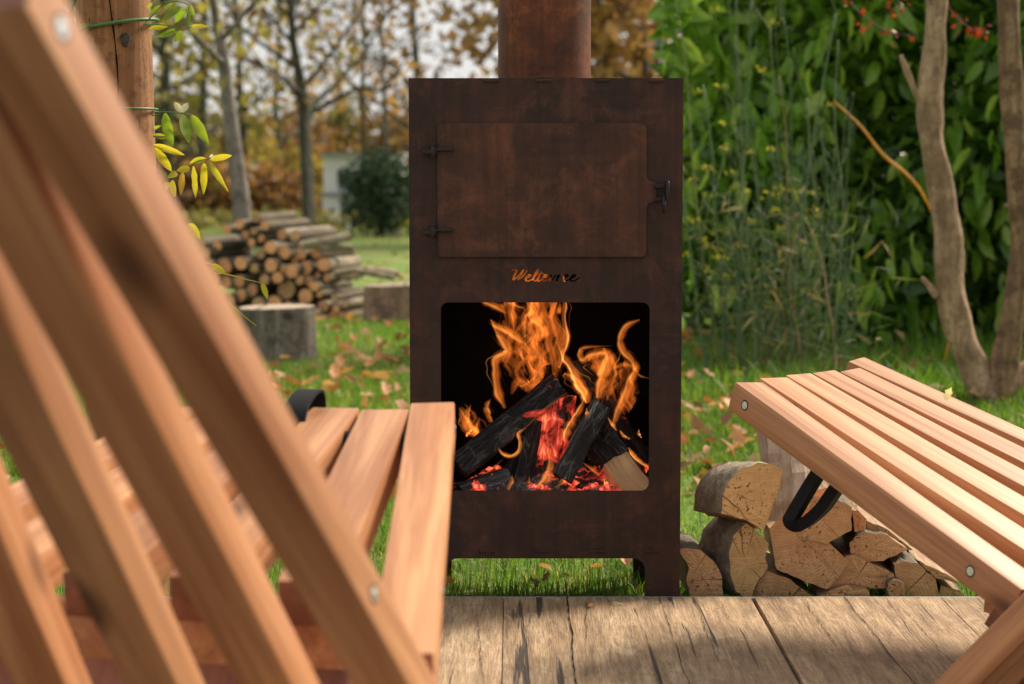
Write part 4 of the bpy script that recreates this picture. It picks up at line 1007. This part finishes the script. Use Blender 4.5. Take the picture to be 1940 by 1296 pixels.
# pale stones seen between the left chair's slats
for i, (px, py, r) in enumerate([(78,616,.05),(88,640,.045),(95,655,.035),(112,692,.05),(60,590,.04)]):
    p = on_ground(px, py); R = random.Random(i)
    bm = bmesh.new(); bmesh.ops.create_icosphere(bm, subdivisions=3, radius=r)
    for v in bm.verts: v.co *= 1+.16*sin(v.co.x*60+i)*sin(v.co.y*55)*1; v.co.z *= .55; v.co.x *= 1.3
    me = bpy.data.meshes.new('stone'); bm.to_mesh(me); bm.free(); smooth(me)
    o = link('stone', me, MAT['stone']); o.location = p + Vector((0,0,r*.3)); o.rotation_euler = (0,.1,i)
    tag(o, 'pale stone on the lawn seen through the left chair backrest', 'stone', 'pale stones on the lawn')

# ------------------------------------------------------------------ leaves as merged foliage
def leaf_cloud(name, C, size, mat, parent=None, seed=0, aspect=.45, up=.0, rnd=None, droop=0, face=None):
    """C (n,3): six-vertex folded leaf at every point"""
    R = np.random.default_rng(seed); n = len(C)
    d = R.normal(size=(n,3)); d[:,2] = d[:,2]*.7 + up - droop; d /= np.linalg.norm(d,axis=1)[:,None]
    nn = R.normal(size=(n,3)) + np.array(face if face is not None else (0,-.4,.6)); l = np.cross(d, nn); l /= np.linalg.norm(l,axis=1)[:,None]+1e-9
    nn = np.cross(l, d); s = (size*R.uniform(.65,1.25,n))[:,None]
    hw = s*aspect/2
    V = np.empty((n,6,3)); V[:,0] = C; V[:,1] = C+d*s*.42+l*hw+nn*hw*.35; V[:,2] = C+d*s*.5; V[:,3] = C+d*s*.42-l*hw+nn*hw*.35
    V[:,4] = C+d*s*1.0-nn*s*.12; V[:,5] = C+d*s*.75
    b = np.arange(n)[:,None]*6
    F = np.concatenate([b+np.array([[0,1,2]]), b+np.array([[0,2,3]]), b+np.array([[1,4,2]]), b+np.array([[2,4,3]])])
    r = R.random(n) if rnd is None else rnd
    me = arrays_mesh(name, V.reshape(-1,3), F, {'rnd': np.repeat(r,6)})
    return link(name, me, mat, parent)

# ------------------------------------------------------------------ laurel hedge
HY = 9.6
hedge = tag(empty('laurel_hedge', (3.2, HY+.5, gz(HY))), 'tall dense laurel hedge with glossy green leaves filling the right background', 'hedge')
hb = Vector(hedge.location)
def hedge_front(x, z): return HY - .10 + .16*sin(x*3.1+z*2.2) + .13*sin(x*6.3-z*4.1+1) + .10*z*.3
XL = at(1250, 300, HY).x
n = 13000
X = rng.uniform(XL, 4.6, n); Z = rng.uniform(.0, 2.05, n)
lim = XL + .10*np.sin(Z*7) + np.maximum(0, .32 - .5*(Z))*1.0
keep = X > lim + rng.exponential(.05, n); X, Z = X[keep], Z[keep]
Yd = np.array([hedge_front(a, b) for a, b in zip(X, Z)]) + rng.exponential(.16, len(X))
C = np.stack([X-hb.x, Yd-hb.y, Z+gz(HY)-hb.z], 1)
# leaf tone: sunlight painted in paler towards the upper left, shade darker low down
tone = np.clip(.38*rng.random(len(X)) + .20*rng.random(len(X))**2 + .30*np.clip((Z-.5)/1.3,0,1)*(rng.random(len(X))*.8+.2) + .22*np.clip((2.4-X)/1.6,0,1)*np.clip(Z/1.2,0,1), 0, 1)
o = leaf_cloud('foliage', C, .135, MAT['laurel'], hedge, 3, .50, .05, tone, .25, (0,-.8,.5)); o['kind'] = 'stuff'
lm_ = [leaf_mesh('leaf', .140, .068, -.18, .22, 5, 0, i) for i in range(4)]
R = random.Random(8)
for i in range(290):
    px, py = R.uniform(1262,1935), R.uniform(5,610)
    if py > 420 and px < 1500 and R.random() < .6: px = R.uniform(1500,1935)
    p = at(px, py, HY); y = hedge_front(p.x, p.z+.04) - R.uniform(.02,.09); p = at(px, py, y)
    o = link('leaf', lm_[i%4], MAT['laurel_one'], hedge); o.location = p-hb; s = R.uniform(.8,1.3); o.scale = (s,s,s)
    o.rotation_euler = (R.uniform(-.9,-.1)-.9, R.uniform(-.7,.7), R.uniform(-pi,pi))
for i in range(26):
    x = R.uniform(XL+.15,4.2); P = [Vector((x+.1*sin(t*3+i), HY+.35+.1*cos(t*2+i), gz(HY)+1.9*t))-hb for t in np.linspace(0,1,8)]
    MB().add(*tube(P, lerp_list([.02,.006],8), 6)).build('stem', MAT['trunk_dark'], hedge, True)
# dark heart of the hedge: inner leaves, with the shade put into their tone
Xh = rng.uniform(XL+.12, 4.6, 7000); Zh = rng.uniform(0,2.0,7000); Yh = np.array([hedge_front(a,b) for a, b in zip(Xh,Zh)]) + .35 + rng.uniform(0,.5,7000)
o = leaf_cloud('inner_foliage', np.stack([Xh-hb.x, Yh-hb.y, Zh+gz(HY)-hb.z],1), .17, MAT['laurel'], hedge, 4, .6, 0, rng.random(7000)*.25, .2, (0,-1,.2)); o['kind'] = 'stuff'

# ------------------------------------------------------------------ bare multi-stem tree at right
TY = on_ground(1875, 768).y
tree = tag(empty('garden_tree', on_ground(1875,768)), 'bare two stemmed tree with smooth brown bark at the right edge', 'tree')
tb = Vector(tree.location)
def trunk(pts, widths, name='trunk', mat='trunk', dy=0, n=16):
    P = catmull([at(x, y, TY+dy*(i/(len(pts)-1))) - tb for i, (x, y) in enumerate(pts)], 5)
    w = [a*.88/2/px_scale(TY) for a in widths]
    V, F = tube(P, lerp_list(w, len(P)), n)
    R = random.Random(len(pts)); w0 = lerp_list(w, len(P)); V = [P[i//n] + (v-P[i//n])*(1+.07*sin(i//n*.9+(i%n)*.8)+.05*sin(i//n*.37+2*(i%n))+R.uniform(-.03,.03)) for i, v in enumerate(V)]
    return MB().add(V, F).build(name, MAT[mat], tree, True)
trunk([(1880,800),(1866,745),(1842,690),(1816,620),(1800,540),(1795,440),(1780,340),(1764,255),(1762,180),(1770,100),(1776,0),(1784,-160),(1776,-330)], [92,78,62,62,62,60,54,50,58,48,44,40,34])
trunk([(1878,800),(1892,735),(1908,660),(1926,570),(1936,460),(1926,320),(1916,160),(1910,0),(1902,-180),(1910,-340)], [70,62,56,52,48,46,48,46,42,36], 'trunk', 'trunk2', dy=-.12)
trunk([(1880,790),(1905,745),(1938,708),(1990,670),(2060,600),(2100,420),(2110,100),(2100,-300)], [50,46,40,40,38,34,30,24], dy=.2)
trunk([(1752,200),(1732,168),(1712,120),(1706,104)], [22,16,12,8], 'branch_stub')
trunk([(1778,560),(1762,543),(1746,526)], [24,16,8], 'branch_stub')
trunk([(1936,440),(1920,408),(1904,388)], [16,12,8], 'branch_stub')
trunk([(1772,20),(1740,-40),(1690,-120),(1600,-200)], [18,14,10,6], 'branch'); trunk([(1780,-100),(1830,-180),(1900,-300)], [18,14,8], 'branch')
# red-leaved shrub twigs reaching in from above, in front of the hedge
RY = TY+.25
redp = tag(empty('red_leaf_branch', at(1760,-60,RY)), 'thin twigs with small red leaves hanging beside the bare tree', 'branch'); ro = Vector(redp.location)
for pts in [[(1590,-60),(1612,5),(1650,42),(1690,62),(1740,70)], [(1780,-60),(1795,10),(1830,48),(1862,62)], [(1660,-70),(1690,-20),(1712,30)]]:
    P = catmull([at(x,y,RY+.02*i)-ro for i,(x,y) in enumerate(pts)], 4); MB().add(*tube(P, lerp_list([.004,.0015],len(P)), 5)).build('twig', MAT['trunk_dark'], redp, True)
    idx = np.random.default_rng(len(pts)).integers(0, len(P), 34); CC = np.array([list(P[i]) for i in idx]) + rng.normal(size=(34,3))*.014
    o = leaf_cloud('red_leaves', CC, .026, MAT['red'], redp, len(pts)+5, .7, 0)

# ------------------------------------------------------------------ tall fennel plants before the hedge
FB = [(1352,-1),(1385,0),(1420,1),(1462,2),(1500,3),(1546,4),(1590,5),(1440,6),(1525,7)]
flabel = ['grey green fennel plant nearest the stove with a tall pale stalk','tall fennel plant with yellow flower heads left of the clump','dense fennel plant with thick blue green stalks in the clump','fennel plant with the tallest straight stalks before the hedge','yellowing fennel plant in the middle of the clump','fennel plant with broken tan stems right of the middle','thin fennel plant at the right end of the clump','short bushy fennel plant low in the clump','leaning dry fennel plant behind the others']
FYB = 8.0
for i, (px, k_) in enumerate(FB):
    R = random.Random(40+i); by = 712 + R.uniform(-22,26); b = on_ground(px, by)
    root = tag(empty('fennel_plant', b), flabel[i], 'plant', 'tall fennel plants before the hedge')
    ns = 6
    tips = []
    for s in range(ns):
        h = R.uniform(.4,.95) if s > 1 else R.uniform(1.0,1.9)
        if i == 7: h *= .5
        lx, ly = R.uniform(-.16,.16)*h, R.uniform(-.1,.1)
        P = [Vector((R.uniform(-.05,.05),R.uniform(-.05,.05),-.01))]
        for t in (.25,.5,.75,1): P.append(Vector((P[0].x+lx*t+R.uniform(-.026,.026), P[0].y+ly*t, h*t)))
        P = catmull(P, 4); r0 = R.uniform(.003,.0062)
        V, F = tube(P, lerp_list([r0, r0*.8, r0*.5], len(P)), 6); rv = R.random()*.7 + (.3 if R.random() < .2 else 0)
        dry = R.random() < .1
        me = MB().add(V, F).mesh('stem', True); a = me.attributes.new('rnd','FLOAT','POINT'); a.data.foreach_set('value', [rv]*len(V))
        link('stem', me, MAT['straw' if dry else 'fennel'], root)
        for q in range(3):
            t = R.randint(len(P)//3, len(P)-1); p = P[t]; an = R.uniform(0,2*pi); e = p + Vector((cos(an)*.09, sin(an)*.09, R.uniform(.10,.24)))
            V, F = tube(catmull([p, p.lerp(e,.5)+Vector((cos(an)*.02,sin(an)*.02,-.01)), e], 3), lerp_list([r0*.5,.0012],7), 5)
            me = MB().add(V, F).mesh('side_stem', True); a = me.attributes.new('rnd','FLOAT','POINT'); a.data.foreach_set('value', [rv]*len(V)); link('side_stem', me, MAT['fennel'], root)
            tips.append(e)
    # feathery leaves and dry strap leaves
    m = 110; zt = rng.random(m)**1.8*(.7 if i != 7 else .5); C = np.stack([rng.normal(size=m)*.085, rng.normal(size=m)*.10, zt],1)
    o = leaf_cloud('feathery_leaves', C, .13, MAT['fennel_leaf'], root, 60+i, .05, .6); 
    m = 6; C = np.stack([rng.normal(size=m)*.09, rng.normal(size=m)*.10, rng.random(m)*.85],1)
    leaf_cloud('dry_leaves', C, .11, MAT['straw'], root, 80+i, .12, -.2)
    if i in (0,1,4):
        C = np.array([list(t + Vector((R.gauss(0,.018),R.gauss(0,.018),R.gauss(0,.006)))) for t in tips for _ in range(10) if True])
        leaf_cloud('flower_heads', C, .013, MAT['umbel'], root, 95+i, .9, .3)['kind'] = 'stuff'
# an orange bent reed in front of the hedge
P = catmull([at(x,y,7.9) for x, y in [(1578,190),(1630,238),(1672,292),(1722,334),(1755,380),(1790,470),(1800,600),(1790,690)]], 4); b = P[-1]
rd = MB().add(*tube([p-b for p in P], lerp_list([.0028,.006,.004,.003],len(P)), 6)).build('bent_reed', MAT['vine_o'], None, True); rd.location = b
tag(rd, 'bent orange dry reed stalk crossing before the laurel hedge', 'reed')

# ------------------------------------------------------------------ grass
def in_pond(x, y): return False
def grass(name, npatch, x0f, y0, y1, h, wid, label, seed):
    R = np.random.default_rng(seed)
    y = y0 + (y1-y0)*R.random(npatch)**1.35
    x = R.uniform(-.31, .31, npatch)*y*1.0 + R.normal(size=npatch)*.3
    keep = ~((np.abs(x-SX) < .0) ); x, y = x[keep], y[keep]; n = len(x)
    z = np.array([gh(a,b) for a,b in zip(x,y)])
    hh = h*R.uniform(.45,1.25,n)*(1+.35*np.sin(x*3.1)*np.sin(y*2.3)); an = R.uniform(0,2*pi,n); ln = R.uniform(.1,.9,n)*hh
    w = wid*R.uniform(.7,1.3,n)
    dx, dy = np.cos(an), np.sin(an); bx, by = -dy*w/2, dx*w/2
    V = np.empty((n,5,3)); 
    V[:,0] = np.stack([x-bx,y-by,z-.004],1); V[:,1] = np.stack([x+bx,y+by,z-.004],1)
    mxp, myp, mz = x+dx*ln*.3, y+dy*ln*.3, z+hh*.6
    V[:,2] = np.stack([mxp-bx*.8,myp-by*.8,mz],1); V[:,3] = np.stack([mxp+bx*.8,myp+by*.8,mz],1)
    V[:,4] = np.stack([x+dx*ln,y+dy*ln,z+hh*.95],1)
    b = np.arange(n)[:,None]*5
    F = np.concatenate([b+np.array([[0,1,3]]), b+np.array([[0,3,2]]), b+np.array([[2,3,4]])])
    pt_ = .5+.5*np.sin(x*2.1+1.3*np.sin(y*1.7))*np.sin(y*2.6+np.sin(x*3.3)); r = np.where(R.random(n) < .05+.10*pt_, .97+.03*R.random(n), np.clip(R.random(n)*.62+.22*pt_, 0, .88))
    me = arrays_mesh(name, V.reshape(-1,3), F, {'rnd': np.repeat(r,5)})
    o = link(name, me, MAT['grass']); tag(o, label, 'grass', None, 'stuff'); return o
grass('near_grass', 42000, 0, YD+.025, 5.6, .036, .0024, 'short lawn grass around and under the stove', 1)
grass('lawn_grass', 150000, 0, 5.4, 13.5, .036, .0040, 'mown lawn grass strewn with leaves behind the stove', 2)
# longer tufts along the foot of the fennel and the hedge
R2 = np.random.default_rng(9); n = 3200; px = R2.uniform(1290,1960,n)
y = R2.uniform(7.0,9.6,n); x = (px-970)/FPX*y; 
V = []; z = np.array([gh(a,b) for a,b in zip(x,y)]); hh = R2.uniform(.04,.12,n); an = R2.uniform(0,2*pi,n); w = .006
dx, dy = np.cos(an), np.sin(an); V = np.empty((n,5,3)); bx, by = -dy*w/2, dx*w/2; ln = hh*R2.uniform(.2,.8,n)
V[:,0]=np.stack([x-bx,y-by,z],1); V[:,1]=np.stack([x+bx,y+by,z],1); V[:,2]=np.stack([x+dx*ln*.3-bx,y+dy*ln*.3-by,z+hh*.6],1); V[:,3]=np.stack([x+dx*ln*.3+bx,y+dy*ln*.3+by,z+hh*.6],1); V[:,4]=np.stack([x+dx*ln,y+dy*ln,z+hh],1)
b = np.arange(n)[:,None]*5; F = np.concatenate([b+np.array([[0,1,3]]), b+np.array([[0,3,2]]), b+np.array([[2,3,4]])])
o = link('tall_grass', arrays_mesh('tall_grass', V.reshape(-1,3), F, {'rnd': np.repeat(R2.random(n)*.7,5)}), MAT['grass']); tag(o, 'longer grass along the foot of the fennel and hedge', 'grass', None, 'stuff')

# ------------------------------------------------------------------ fallen leaves
lv = [leaf_mesh('fallen_leaf', .085, .06, c, f, 5, l, i) for i, (c, f, l) in enumerate([(.35,.4,1),(-.2,.5,0),(.5,.2,1),(.15,.6,0)])]
def lay(px, py, s, i):
    p = on_ground(px, py); R = random.Random(500+i)
    o = link('fallen_leaf', lv[i%4], MAT['fallen']); o.location = (p.x, p.y, gh(p.x,p.y)+.042); o.scale = (s,s,s)
    o.rotation_euler = (R.uniform(-.35,.35), R.uniform(-.5,.5), R.uniform(-pi,pi)); return o
R = random.Random(77); k = 0
for (x0,x1,y0,y1,n,lab,grp) in [(505,772,615,775,60,'dry brown leaf on the sunny grass left of the stove','fallen leaves left of the stove'),(1292,1400,575,700,30,'dry leaf on the grass between the stove and the fennel','fallen leaves by the fennel'),(1290,1440,700,880,44,'dry leaf on the grass behind the firewood stack','fallen leaves behind the firewood')]:
    for j in range(n):
        o = lay(R.uniform(x0,x1), R.uniform(y0,y1), R.uniform(.6,1.05)*(1 if x0 < 1000 else .8), k); k += 1; tag(o, lab, 'leaf', grp)
for (px, py, s) in [(880,1075,.6),(905,1082,.5),(972,1075,.55),(1022,1098,.4),(1078,1120,.35),(1180,1078,.8),(1195,1070,.8),(1005,1125,.4),(1030,1128,.35),(1190,1100,.5),(1120,1100,.45),(862,1128,.45)]:
    o = lay(px, py, s, k); k += 1; o.location.z -= .015; tag(o, 'small dead leaf in the grass under the stove', 'leaf', 'dead leaves under the stove')
n = 2600; y = 4.6 + 34*rng.random(n)**1.3; x = rng.uniform(-.33,.33,n)*y
C = np.stack([x, y, np.array([gh(a,b) for a,b in zip(x,y)])+.03],1)
o = leaf_cloud('leaf_litter', C, .075, MAT['fallen_all'], None, 12, .65, 0, None, 0, (0,0,2)); tag(o, 'scattered dry leaves over the far lawn', 'leaves', None, 'stuff')

# ------------------------------------------------------------------ trees and shrubs of the garden and the wood beyond
def far_tree(name, px, Y, h, r, crown, label, n=1400, spread=1.8, z0=.35, seed=0, lean=0, leaf=.16, mat='trunk_dark', limbs=9, path=None):
    R = random.Random(seed); bx = (px-970)/FPX*Y; zb = gz(Y)-.05; root = tag(empty(name, (bx,Y,zb)), label, 'tree')
    P = [Vector((0,0,0))]
    for t in np.linspace(.1,1,9): P.append(Vector((lean*t*h+R.uniform(-.06,.06)*h*.12, R.uniform(-.05,.05)*h*.12, h*t)))
    if path: P = [at(x,y,Y)-Vector((bx,Y,zb)) for x, y in path]; P[0].z = 0
    P = catmull(P, 3); rad_ = lerp_list([r,r*.8,r*.62,r*.35,r*.08], len(P))
    mb = MB().add(*tube(P, rad_, 10)); tips = []
    for q in range(limbs):
        t = int(len(P)*R.uniform(z0*.8,.95)); p = P[min(t,len(P)-1)]; an = R.uniform(0,2*pi); L = spread*R.uniform(.5,1.05)*(1.15-.6*t/len(P))
        pts = [p]
        for s in (.33,.66,1): pts.append(p + Vector((cos(an)*L*s, sin(an)*L*s, L*s*R.uniform(.35,.9))) + Vector((R.uniform(-.1,.1),0,R.uniform(-.1,.1)))*L)
        pts = catmull(pts, 3); mb.add(*tube(pts, lerp_list([rad_[min(t,len(P)-1)]*.5,.008],len(pts)), 6)); tips += pts[2:]
        for q2 in range(3):
            p2 = pts[R.randint(3,len(pts)-1)]; an2 = an+R.uniform(-1.2,1.2); L2 = L*.5*R.uniform(.5,1)
            e = p2 + Vector((cos(an2)*L2, sin(an2)*L2, L2*R.uniform(0,.9))); mb.add(*tube([p2,p2.lerp(e,.5)+Vector((0,0,.05)),e],[.012,.009,.004],5)); tips += [p2.lerp(e,.4),p2.lerp(e,.7),e]
    mb.build('trunk', MAT[mat], root, True)
    if n:
        T = np.array([list(t) for t in tips]); g = np.random.default_rng(seed)
        C = T[g.integers(0,len(T),n)] + g.normal(size=(n,3))*spread*.13
        leaf_cloud('crown', C, leaf, MAT[crown], root, seed, .65, 0, None, .2)
    return root
far_tree('young_tree', 455, 12.0, 6, .062, 'crown_olive', 'slender grey trunk leaning up behind the log stack', 200, 1.4, .55, 1, mat='trunk_grey', leaf=.10, limbs=7, path=[(462,470),(458,400),(450,330),(441,260),(432,190),(424,120),(414,60),(404,0),(394,-90),(380,-260),(372,-500)])
far_tree('oak_tree', 582, 30, 9, .11, 'crown_brown', 'dark forked tree in the middle distance left of the stove', 420, 3.0, .35, 2, mat='trunk_dark', leaf=.17, limbs=16, path=[(586,414),(582,330),(576,250),(572,170),(560,110),(552,40),(548,-60),(540,-200),(545,-400)])
t2 = far_tree('thin_tree', 594, 29, 6, .05, 'crown_brown', 'thin pale tree rising to the right beside the dark forked tree', 200, 2.2, .4, 3, mat='trunk_grey', leaf=.15, limbs=8, path=[(592,414),(588,330),(584,240),(592,205),(630,165),(672,120),(715,60),(745,0),(770,-90),(790,-220)])
far_tree('thin_tree', 728, 33, 8, .05, 'crown_brown', 'thin dark tree close to the left side of the flue', 260, 2.6, .3, 4, mat='trunk_grey', leaf=.17, limbs=9, path=[(738,400),(735,300),(728,200),(724,90),(722,0),(716,-120),(720,-300)])
far_tree('thin_tree', 690, 38, 8, .05, 'crown_brown', 'slim brown leaved tree between the forked tree and the stove', 260, 2.8, .4, 21, mat='trunk_dark', leaf=.19, limbs=10)
spec = [(-40,48,11,'crown_olive'),(95,44,10,'crown_brown'),(215,52,12,'crown_olive'),(318,36,8,'crown_olive'),(372,46,10,'crown_gold'),(470,55,10,'crown_brown'),(520,60,8,'crown_gold'),(650,66,7,'crown_brown'),(800,50,9,'crown_brown'),(1150,34,9,'crown_brown'),(1215,28,8,'crown_brown'),(1330,40,10,'crown_brown'),(1500,50,11,'crown_olive'),(1750,46,11,'crown_brown'),(2000,50,12,'crown_gold')]
names_ = ['olive leaved tree at the far left behind the chair back','brown leaved tree behind the chair back','tall olive tree behind the round post','dark olive tree right of the round post','golden tree behind the slender grey trunk','brown tree deep in the wood left of centre','small golden tree in the wood edge','low brown tree right of the forked tree','brown tree behind the left of the stove','russet tree just right of the flue pipe','nearer russet tree between the flue and the hedge','brown tree behind the left of the hedge','olive tree behind the hedge','brown tree behind the bare garden tree','golden tree behind the right edge of the hedge']
for i, ((px,Y,h,cr_), nm) in enumerate(zip(spec, names_)):
    far_tree('woodland_tree', px, Y, h, .14, cr_, nm, (1300 if px < 340 else 300 if px < 820 else 2400), 3.2, .22, 30+i, leaf=.30, limbs=16, lean=random.uniform(-.05,.05))
def shrub(px, Y, w, h, mat, label, n=2200, leaf=.2, seed=0, name='shrub'):
    bx = (px-970)/FPX*Y; root = tag(empty(name, (bx,Y,gz(Y))), label, 'shrub'); g = np.random.default_rng(seed)
    u = g.normal(size=(n,3)); u /= np.linalg.norm(u,axis=1)[:,None]; rr = g.random(n)**.4
    lump = 1+.22*np.sin(u[:,0]*5+seed)*np.sin(u[:,2]*6+u[:,1]*4)
    C = u*rr[:,None]*lump[:,None]*np.array([w/2,w/2,h/2]) + np.array([0,0,h*.5]); C = C[C[:,2] > .02]
    leaf_cloud('foliage', C, leaf, MAT[mat], root, seed, .6, 0)
    R = random.Random(seed); mb = MB()
    for k in range(7): mb.add(*tube([(0,0,0),(R.uniform(-.2,.2)*w,R.uniform(-.2,.2)*w,h*.4),(R.uniform(-.4,.4)*w,R.uniform(-.4,.4)*w,h*.8)],[.03,.02,.006],6))
    mb.build('stems', MAT['trunk_dark'], root, True)
def at_w(px0, px1, Y): return (px1-px0)/px_scale(Y)
for i, (px0,px1,pt,Y,m_,nm) in enumerate([(270,400,190,50,'crown_olive','olive thicket behind the slender grey trunk'),(380,520,225,56,'crown_gold','golden thicket left of the dark forked tree'),(480,640,215,62,'crown_brown','brown thicket behind the dark forked tree'),(600,720,200,64,'crown_olive','olive mound of trees above the white house'),(690,830,195,60,'crown_brown','rust brown thicket at the left edge of the stove'),(420,580,330,44,'crown_brown','low russet shrubs at the wood edge'),(300,440,320,42,'crown_brown','low brown shrubs behind the round post'),(100,310,210,54,'crown_olive','dark thicket behind the chair back'),(-120,140,240,50,'crown_brown','brown thicket at the left border'),(1100,1270,120,46,'crown_brown','brown thicket between flue pipe and hedge'),(1280,1420,240,30,'crown_brown','brown shrub glimpsed left of the fennel'),(520,620,300,52,'crown_gold','yellow shrub by the trunk of the forked tree')]):
    zt = at(0,pt,Y).z; shrub((px0+px1)/2, Y, at_w(px0,px1,Y)*1.25, zt-gz(Y)+.2, m_, nm, 2600, .24, 70+i)
zt = at(0,280,31).z; shrub(722, 31, at_w(645,800,31), zt-gz(31), 'bush_green', 'dark green rounded bush in front of the white house', 3200, .10, 99, 'evergreen_bush')
p = on_ground(775,420)
# a strip of leaf litter and low growth at the wood edge
n = 5000; y = rng.uniform(36,44,n); x = rng.uniform(-.34,.34,n)*y; C = np.stack([x,y,np.array([gz(b) for b in y])+rng.random(n)*.28],1)
o = leaf_cloud('undergrowth', C, .22, MAT['crown_olive'], None, 44, .6, .3); tag(o, 'low undergrowth along the far edge of the lawn', 'undergrowth', None, 'stuff')

# ------------------------------------------------------------------ white house beyond the lawn
HYD = 40.0
hp = Vector((at(650,410,HYD).x, HYD, gz(HYD)))
house = tag(empty('garden_house', hp), 'small white house half hidden behind the green bush', 'house')
def hbx(px0, px1, py0, py1, y0, y1):
    a = at(px0,py1,HYD); b = at(px1,py0,HYD); z0, z1 = a.z-hp.z, b.z-hp.z
    return box(((a.x+b.x)/2-hp.x,(y0+y1)/2,(z0+z1)/2), (b.x-a.x, y1-y0, z1-z0))
MB().add(*hbx(613,760,297,364,0,1.6)).build('upper_wall', MAT['white_paint'], house)
MB().add(*hbx(613,790,371,420,-.25,1.6)).build('lower_wall', MAT['white_paint'], house)
MB().add(*hbx(611,792,364,371,-.32,1.7)).build('ledge', MAT['grey_paint'], house)
MB().add(*hbx(608,766,289,297,-.12,1.7)).build('roof', MAT['grey_paint'], house)
for x0, x1 in ((638,668),(690,720)):
    w_ = MB().add(*hbx(x0,x1,318,356,-.03,.03)).build('window', MAT['white_paint'], house)
    MB().add(*hbx(x0+2,x1-2,321,353,-.045,-.031)).build('pane', MAT['glass'], w_)
b_ = at(650,406,HYD-2); bx_ = MB().add(*box((0,0,.07),(.22,.3,.14))).build('white_box', MAT['white_paint']); bx_.location = (b_.x, HYD-2, gz(HYD-2))
me = bevel_mesh('white_box', *box((0,0,.09),(.24,.3,.18)), .03, 2); me.materials.append(MAT['white_paint']); bx_.data = me
tag(bx_, 'low white box on the lawn before the white house', 'box')
